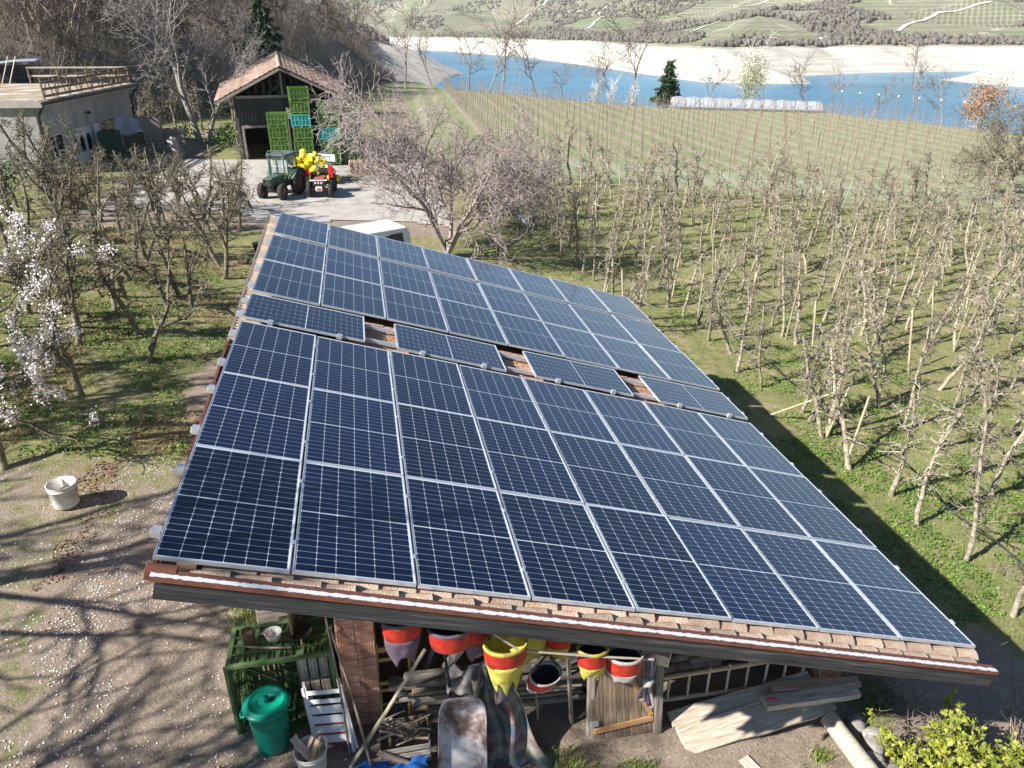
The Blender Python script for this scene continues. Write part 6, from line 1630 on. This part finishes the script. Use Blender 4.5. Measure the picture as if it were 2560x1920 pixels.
# --- white van behind the shed
e = thing('van', 'white van half hidden behind the far end of the shed roof', 'van', (1.25, 21.7, gh(1.25, 21.7)), rz=rad(205))
prof = [(-2.0, .35), (2.0, .35), (2.02, .8), (1.55, .98), (.95, 1.62), (.7, 1.72), (-1.85, 1.75), (-2.0, 1.5)]
V = [(x, s * .8 * (1 if z < 1.1 else .9), z) for s in (-1, 1) for x, z in prof]; n_p = len(prof)
MB().add(V, [tuple(range(n_p)), tuple(reversed(range(n_p, 2 * n_p)))] + [(i, n_p + i, n_p + (i + 1) % n_p, (i + 1) % n_p) for i in range(n_p)]).build('body', MT['whitecar'], e, bevel=.05)
MB().add([(1.56, -.68, 1.0), (1.56, .68, 1.0), (.99, .62, 1.6), (.99, -.62, 1.6)], [(0, 1, 2, 3)]).build('windscreen', MT['glass'], e, loc=(.02, 0, .02))
for s in (-1, 1):
    for x0, x1 in ((.15, 1.0), (-.75, .05), (-1.7, -.85)):
        MB().add([(x0, s * .79, 1.02), (x1, s * .79, 1.02), (min(x1, .72), s * .735, 1.55), (x0 + .04, s * .735, 1.55)], [(0, 1, 2, 3)]).build('window', MT['glass'], e)
    MB().bb(1.05, 1.2, s * .86 - .06, s * .86 + .06, 1.0, 1.16).build('mirror', MT['rubber'], e, bevel=.02)
    for x in (-1.25, 1.25):
        wo = MB().lathe([(.12, -.1), (.29, -.1), (.3, 0), (.29, .1), (.12, .1)], 20, (x, s * .72, .3), R=Matrix.Rotation(math.pi / 2, 3, 'X')).build('wheel', MT['rubber'], e)
    MB().bb(1.98, 2.03, s * .6 - .14, s * .6 + .14, .62, .76).build('headlight', MT['bucketwhite'], e, bevel=.02)
tag(MB().bb(-.16, .16, -.12, .12, 0, .42).tube([(-.08, 0, .42), (-.08, 0, .48), (.08, 0, .48), (.08, 0, .42)], .015, 6).build('fuel_can', MT['redpl'], loc=(3.7, 19.2, gh(3.7, 19.2) + .9), rot=(0, 0, .4), bevel=.02), 'red fuel can on the brushwood behind the shed', 'can')
# --- dark tubs among the left trees
for x, y, lab in [(-1.75, 20.6, 'black plant tub in the grass nearest the shed roof'), (-2.3, 24.3, 'black plant tub in the grass nearer the yard')]:
    e = thing('plant_tub', lab, 'tub', (x, y, gh(x, y)))
    MB().lathe([(.001, 0), (.17, 0), (.23, .38), (.25, .38), (.25, .42), (.2, .42), (.18, .3), (.001, .3)], 18).build('body', MT['rubber'], e)
# --- nets and caps at the far field
e = thing('net_tunnel', 'long white net tunnel with scalloped roof at the lake side of the field', 'net tunnel', (0, 0, 0))
A0, A1 = Vector((44.5, 98.5, 0)), Vector((62.0, 89.5, 0)); dv = (A1 - A0); sd = Vector((-dv.y, dv.x, 0)).normalized()
def tun(u, v):
    p = A0.lerp(A1, u) + sd * (3.6 * (v - .3)); top = 1.45 + .16 * abs(math.sin(math.pi * u * 10)) - (.25 * u)
    sp_ = min(1, max(0, 1 - abs(2 * v - 1) ** 2.5)); 
    return (p.x, p.y, gh(p.x, p.y) + top * (.35 + .65 * sp_) * (1 if v > .02 and v < .98 else .75))
cloth('net', tun, 80, 10, MT['net'], e, uv=False, thick=.01)
for i in range(11):
    for v in (-1.0, 2.4):
        p = A0.lerp(A1, i / 10) + sd * v; MB().tube([(p.x, p.y, gh(p.x, p.y) - .2), (p.x, p.y, gh(p.x, p.y) + 1.2)], .05, 6).build('support', MT['post'], e)
def row_net(u, v):
    x = 3.4 + 3.6 * u + 1.5 * (v - .5); y = 60 + 46 * u
    return (x, y, gh(x, y) + .22 * (1 - abs(2 * v - 1) ** 6) + .05 * math.sin(40 * u))
def fence_net(u, v): 
    x = 10 + 30 * u; y = 44.6 + .8 * math.sin(6 * u) - 10 * u
    return (x, y, gh(x, y) + 1.1 * v)
tag(cloth('net_fence', fence_net, 40, 3, MT['netteal'], uv=False, thick=.004), 'low pale teal net fence between orchard and vineyard', 'net fence')
capm = MB().lathe([(.001, .16), (.1, .14), (.12, 0), (.09, -.08), (.001, -.08)], 8).mesh('cap'); capm.materials.append(MT['bucketwhite'])
for i in range(15):
    t = i / 14; x, y = 63.5 + 10.5 * t, 88 - 38 * t
    e = thing('capped_stake', 'stake with a white bottle cap on the lake edge of the vineyard', 'stake', (x, y, gh(x, y)), group='capped stakes at the lake edge')
    MB().tube([(0, 0, -.2), (0, 0, 2.6)], .04, 5).build('stake', MT['post'], e); link('cap', capm, None, e, loc=(0, 0, 2.65))
# ------------------------------------------------------------------ ground cover and small litter
rgn = np.random.default_rng(77)
def ground_z(x, y):
    z = gz(x, y)
    return z + np.where((x > -14) & (x < 17) & (y > -4) & (y < 40), (fbm(x * 1.3, y * 1.3, 9) - .5) * .12 + (vnoise(x * 4, y * 4, 2) - .5) * .035, 0)
def visible(x, y, z, mx=.03):
    dx, dy, dz = x - CAM.x, y - CAM.y, z - CAM.z
    zc = dx * FW.x + dy * FW.y + dz * FW.z
    px_ = (dx * RT.x + dy * RT.y) / zc * 1862 / 2560; py_ = (dx * UP.x + dy * UP.y + dz * UP.z) / zc * 1862 / 1920
    return (zc > 1) & (np.abs(px_) < .5 + mx) & (np.abs(py_) < .5 + mx)
def scatter(n, x0, x1, y0, y1):
    x = rgn.uniform(x0, x1, n); y = rgn.uniform(y0, y1, n); z = ground_z(x, y)
    k = visible(x, y, z) & ~in_yard(x, y) & ~((x > -.1) & (x < 8.3) & (y > 2.0) & (y < 12.6))
    return x[k], y[k], z[k]
def blades(name, x, y, z, h, w, mat_, label):
    N = len(x); a = rgn.random(N) * 6.28; hh = h * (.5 + rgn.random(N)); ww = w * (.6 + .8 * rgn.random(N))
    lx, ly = rgn.normal(0, .45, N) * hh, rgn.normal(0, .45, N) * hh
    b = np.stack([x, y, z], 1); s = np.stack([np.cos(a) * ww, np.sin(a) * ww, np.zeros(N)], 1)
    tip = b + np.stack([lx, ly, hh], 1); b[:, 2] -= .01
    V = np.stack([b - s, b + s, tip], 1).reshape(-1, 3)
    return tag(link(name, np_mesh(name, V, np.arange(3 * N).reshape(N, 3)), mat_), label, kind='stuff')
MT['grass'] = mat('grass_blades', [(.08, .12, .026), (.15, .21, .05), (.24, .29, .09), (.38, .35, .19)], 1.7, 6, rough=.6, lo=.3, hi=.72)
MT['drygrass'] = mat('dry_grass', [(.22, .16, .09), (.38, .31, .19)], 3, rough=.9)
MT['weed'] = mat('weed_leaves', [(.05, .1, .015), (.11, .2, .03), (.17, .26, .05)], 2.2, rough=.5)
def grassy(x, y, lim=.5, seed=60, sc=.8):
    return (masks(x, y) < .35) & (fbm(x * sc, y * sc, seed) > lim)
x, y, z = scatter(330000, 7.5, 30, .3, 34); k = grassy(x, y, .47) & (rgn.random(len(x)) < np.clip(16 / (y + 4), .2, 1)); gx, gy, gz_ = x[k], y[k], z[k]
x, y, z = scatter(200000, -13, 0, 3, 30); k = grassy(x, y, .5) & (rgn.random(len(x)) < np.clip(16 / y, .2, 1))
gx, gy, gz_ = np.concatenate([gx, x[k]]), np.concatenate([gy, y[k]]), np.concatenate([gz_, z[k]])
blades('grass', gx, gy, gz_, .075, .006, MT['grass'], 'short spring grass between the orchard trees')
x, y, z = scatter(240000, -13, 30, .3, 34); k = (masks(x, y) < .6) & (fbm(x * .8, y * .8, 60) < .54) & (rgn.random(len(x)) < np.clip(14 / (y + 4), .15, 1))
blades('dry_grass', x[k], y[k], z[k], .055, .005, MT['drygrass'], 'dry straw and dead grass between the orchard trees')
# broad-leaved weeds in patches
x, y, z = scatter(220000, -13, 18, .3, 22); k = (masks(x, y) < .45) & (fbm(x * 1.1, y * 1.1, 91) > .53) & (rgn.random(len(x)) < np.clip(10 / (y + 2), .2, 1))
tag(link('weeds', quads('weeds', np.stack([x[k], y[k], z[k] + .02 + .04 * rgn.random(k.sum())], 1), .055, rgn, flat=.65), MT['weed']), 'low green weeds spreading in the orchard grass', kind='stuff')
# tufts of grass on the gravel at the front
for (cx, cy, r, n) in [(3.8, 1.05, .28, 700), (4.2, .75, .22, 500), (4.65, .95, .2, 400), (5.4, .35, .25, 600), (6.0, .15, .25, 600), (6.9, .5, .2, 500), (7.25, .9, .12, 200), (8.7, 2.6, .6, 1500), (9.4, 3.4, .6, 1400), (8.6, 1.7, .4, 900), (-.35, 4.1, .3, 900), (-.2, 3.6, .22, 500), (-.35, 1.4, .12, 160)]:
    x = cx + rgn.normal(0, r * .6, n); y = cy + rgn.normal(0, r * .5, n)
    blades('grass_tuft', x, y, ground_z(x, y), .11, .007, MT['grass'], 'tuft of fresh grass growing on the bare ground by the shed')
# fallen petals on the path, pebbles on the gravel
n = 38000; x = rgn.uniform(-5.5, 1.2, n); y = rgn.uniform(-1, 9, n)
d = np.exp(-((x + 2.6 - .25 * (y - 4)) / 1.3) ** 2) * .5 + .12
k = (rgn.random(n) < d * np.clip(fbm(x * 1.5, y * 1.5, 14) * 2.6 - .85, 0, 1)) & visible(x, y, gz(x, y))
P = np.stack([x[k], y[k], ground_z(x[k], y[k]) + .008], 1)
tag(link('fallen_petals', quads('fallen_petals', P, .024, rgn, flat=.9), MT['petal']), 'white petals fallen on the dirt path', kind='stuff')
MT['pebble'] = mat('pebbles', [(.2, .17, .14), (.36, .32, .27), (.48, .44, .39)], 9, rough=.95)
n = 26000; x = rgn.uniform(-4.5, 13.5, n); y = rgn.uniform(-1.5, 9, n)
k = (masks(x, y) > .5) & visible(x, y, gz(x, y)) & ~((x > 0) & (x < 8.2) & (y > 2.6)) & (rgn.random(n) < .35 + .65 * (x > 3))
po = crowns('gravel', np.stack([x[k], y[k], ground_z(x[k], y[k]) - .005], 1), .009, MT['pebble'], 4, .35); tag(po, 'loose pebbles on the bare ground round the shed', kind='stuff')
# clods and dead leaves along the edge of the path
MT['leaflitter'] = mat('leaf_litter', [(.12, .06, .035), (.26, .15, .085), (.36, .25, .15)], 6, rough=.9)
x, y, z = scatter(110000, -12, 0, 2.5, 28); k = (fbm(x * .7, y * .7, 33) > .54) & ((y > 9.0) | (x < -3.3 + .3 * rgn.random(len(x))))
tag(link('dead_leaves', quads('dead_leaves', np.stack([x[k], y[k], z[k] + .015], 1), .045, rgn, flat=.7), MT['leaflitter']), 'brown dead leaves under the shady orchard', kind='stuff')
# scrub and saplings on the slope behind the yard
n = 80000; x = rgn.uniform(-75, 20, n); y = 56 + 130 * rgn.random(n) ** 1.3
z = gz(x, y); d = sdist(x, y, FOOT)
k = (d > -1.0) & (y > 58) & ~((x > -12) & (y < 62)) & visible(x, y, z) & ~((x < -13) & (x > -29) & (y < 58.5)) & ~((x < -20) & (x > -25.5) & (y < 62.5)) & (fbm(x * .12, y * .12, 51) > .38)
P = []
for (a, b, c) in zip(x[k], y[k], z[k]):
    L = rgn.uniform(.9, 2.8)
    P.append(walk(rgn, np.array([a, b, c - .1]), (rgn.normal(0, .35), rgn.normal(0, .35), 1), L, .022, .009, 3, .16))
    q = at_t(P[-1], rgn.uniform(.3, .8))[0]; P.append(walk(rgn, q, (rgn.normal(0, .8), rgn.normal(0, .8), .8), L * .5, .014, .008, 3, .2))
MT['scrub'] = mat('scrub_twigs', [(.17, .14, .115), (.3, .255, .21), (.38, .335, .28)], .3, rough=.95)
tag(link('undergrowth', tubes('undergrowth', P, 3), MT['scrub']), 'bare scrub covering the slope behind the house and barn', kind='stuff')
# evergreen scrub by the track
C = []
for (cx, cy) in [(-8.0, 56), (-7.6, 53.5), (-8.3, 58.5), (-11.2, 57), (-17, 40), (-18.5, 38), (-16.5, 36.5)]:
    C.append(np.array([cx, cy, gh(cx, cy) + .45]) + rgn.normal(0, 1, (500, 3)) * np.array([.75, .8, .32]))
tag(link('green_scrub', quads('green_scrub', np.concatenate(C), .13, rgn), MT['ivy']), 'green scrub on the bank beside the barn track', kind='stuff')

# ------------------------------------------------------------------ thin valley haze round the whole scene
HZV = bpy.data.materials.new('valley_haze'); HZV.use_nodes = True
hn = HZV.node_tree.nodes; hn.clear()
ho_ = hn.new('ShaderNodeOutputMaterial'); pv = hn.new('ShaderNodeVolumePrincipled')
pv.inputs['Color'].default_value = (.86, .92, 1.0, 1); pv.inputs['Density'].default_value = 0.0001; pv.inputs['Anisotropy'].default_value = 0.2
HZV.node_tree.links.new(pv.outputs[0], ho_.inputs['Volume'])
hb = MB().bb(-900, 2500, -60, 2650, -60, float(HZ.max()) + 12).build('haze', HZV)
tag(hb, 'thin pale haze over the lake and far hills', kind='stuff')
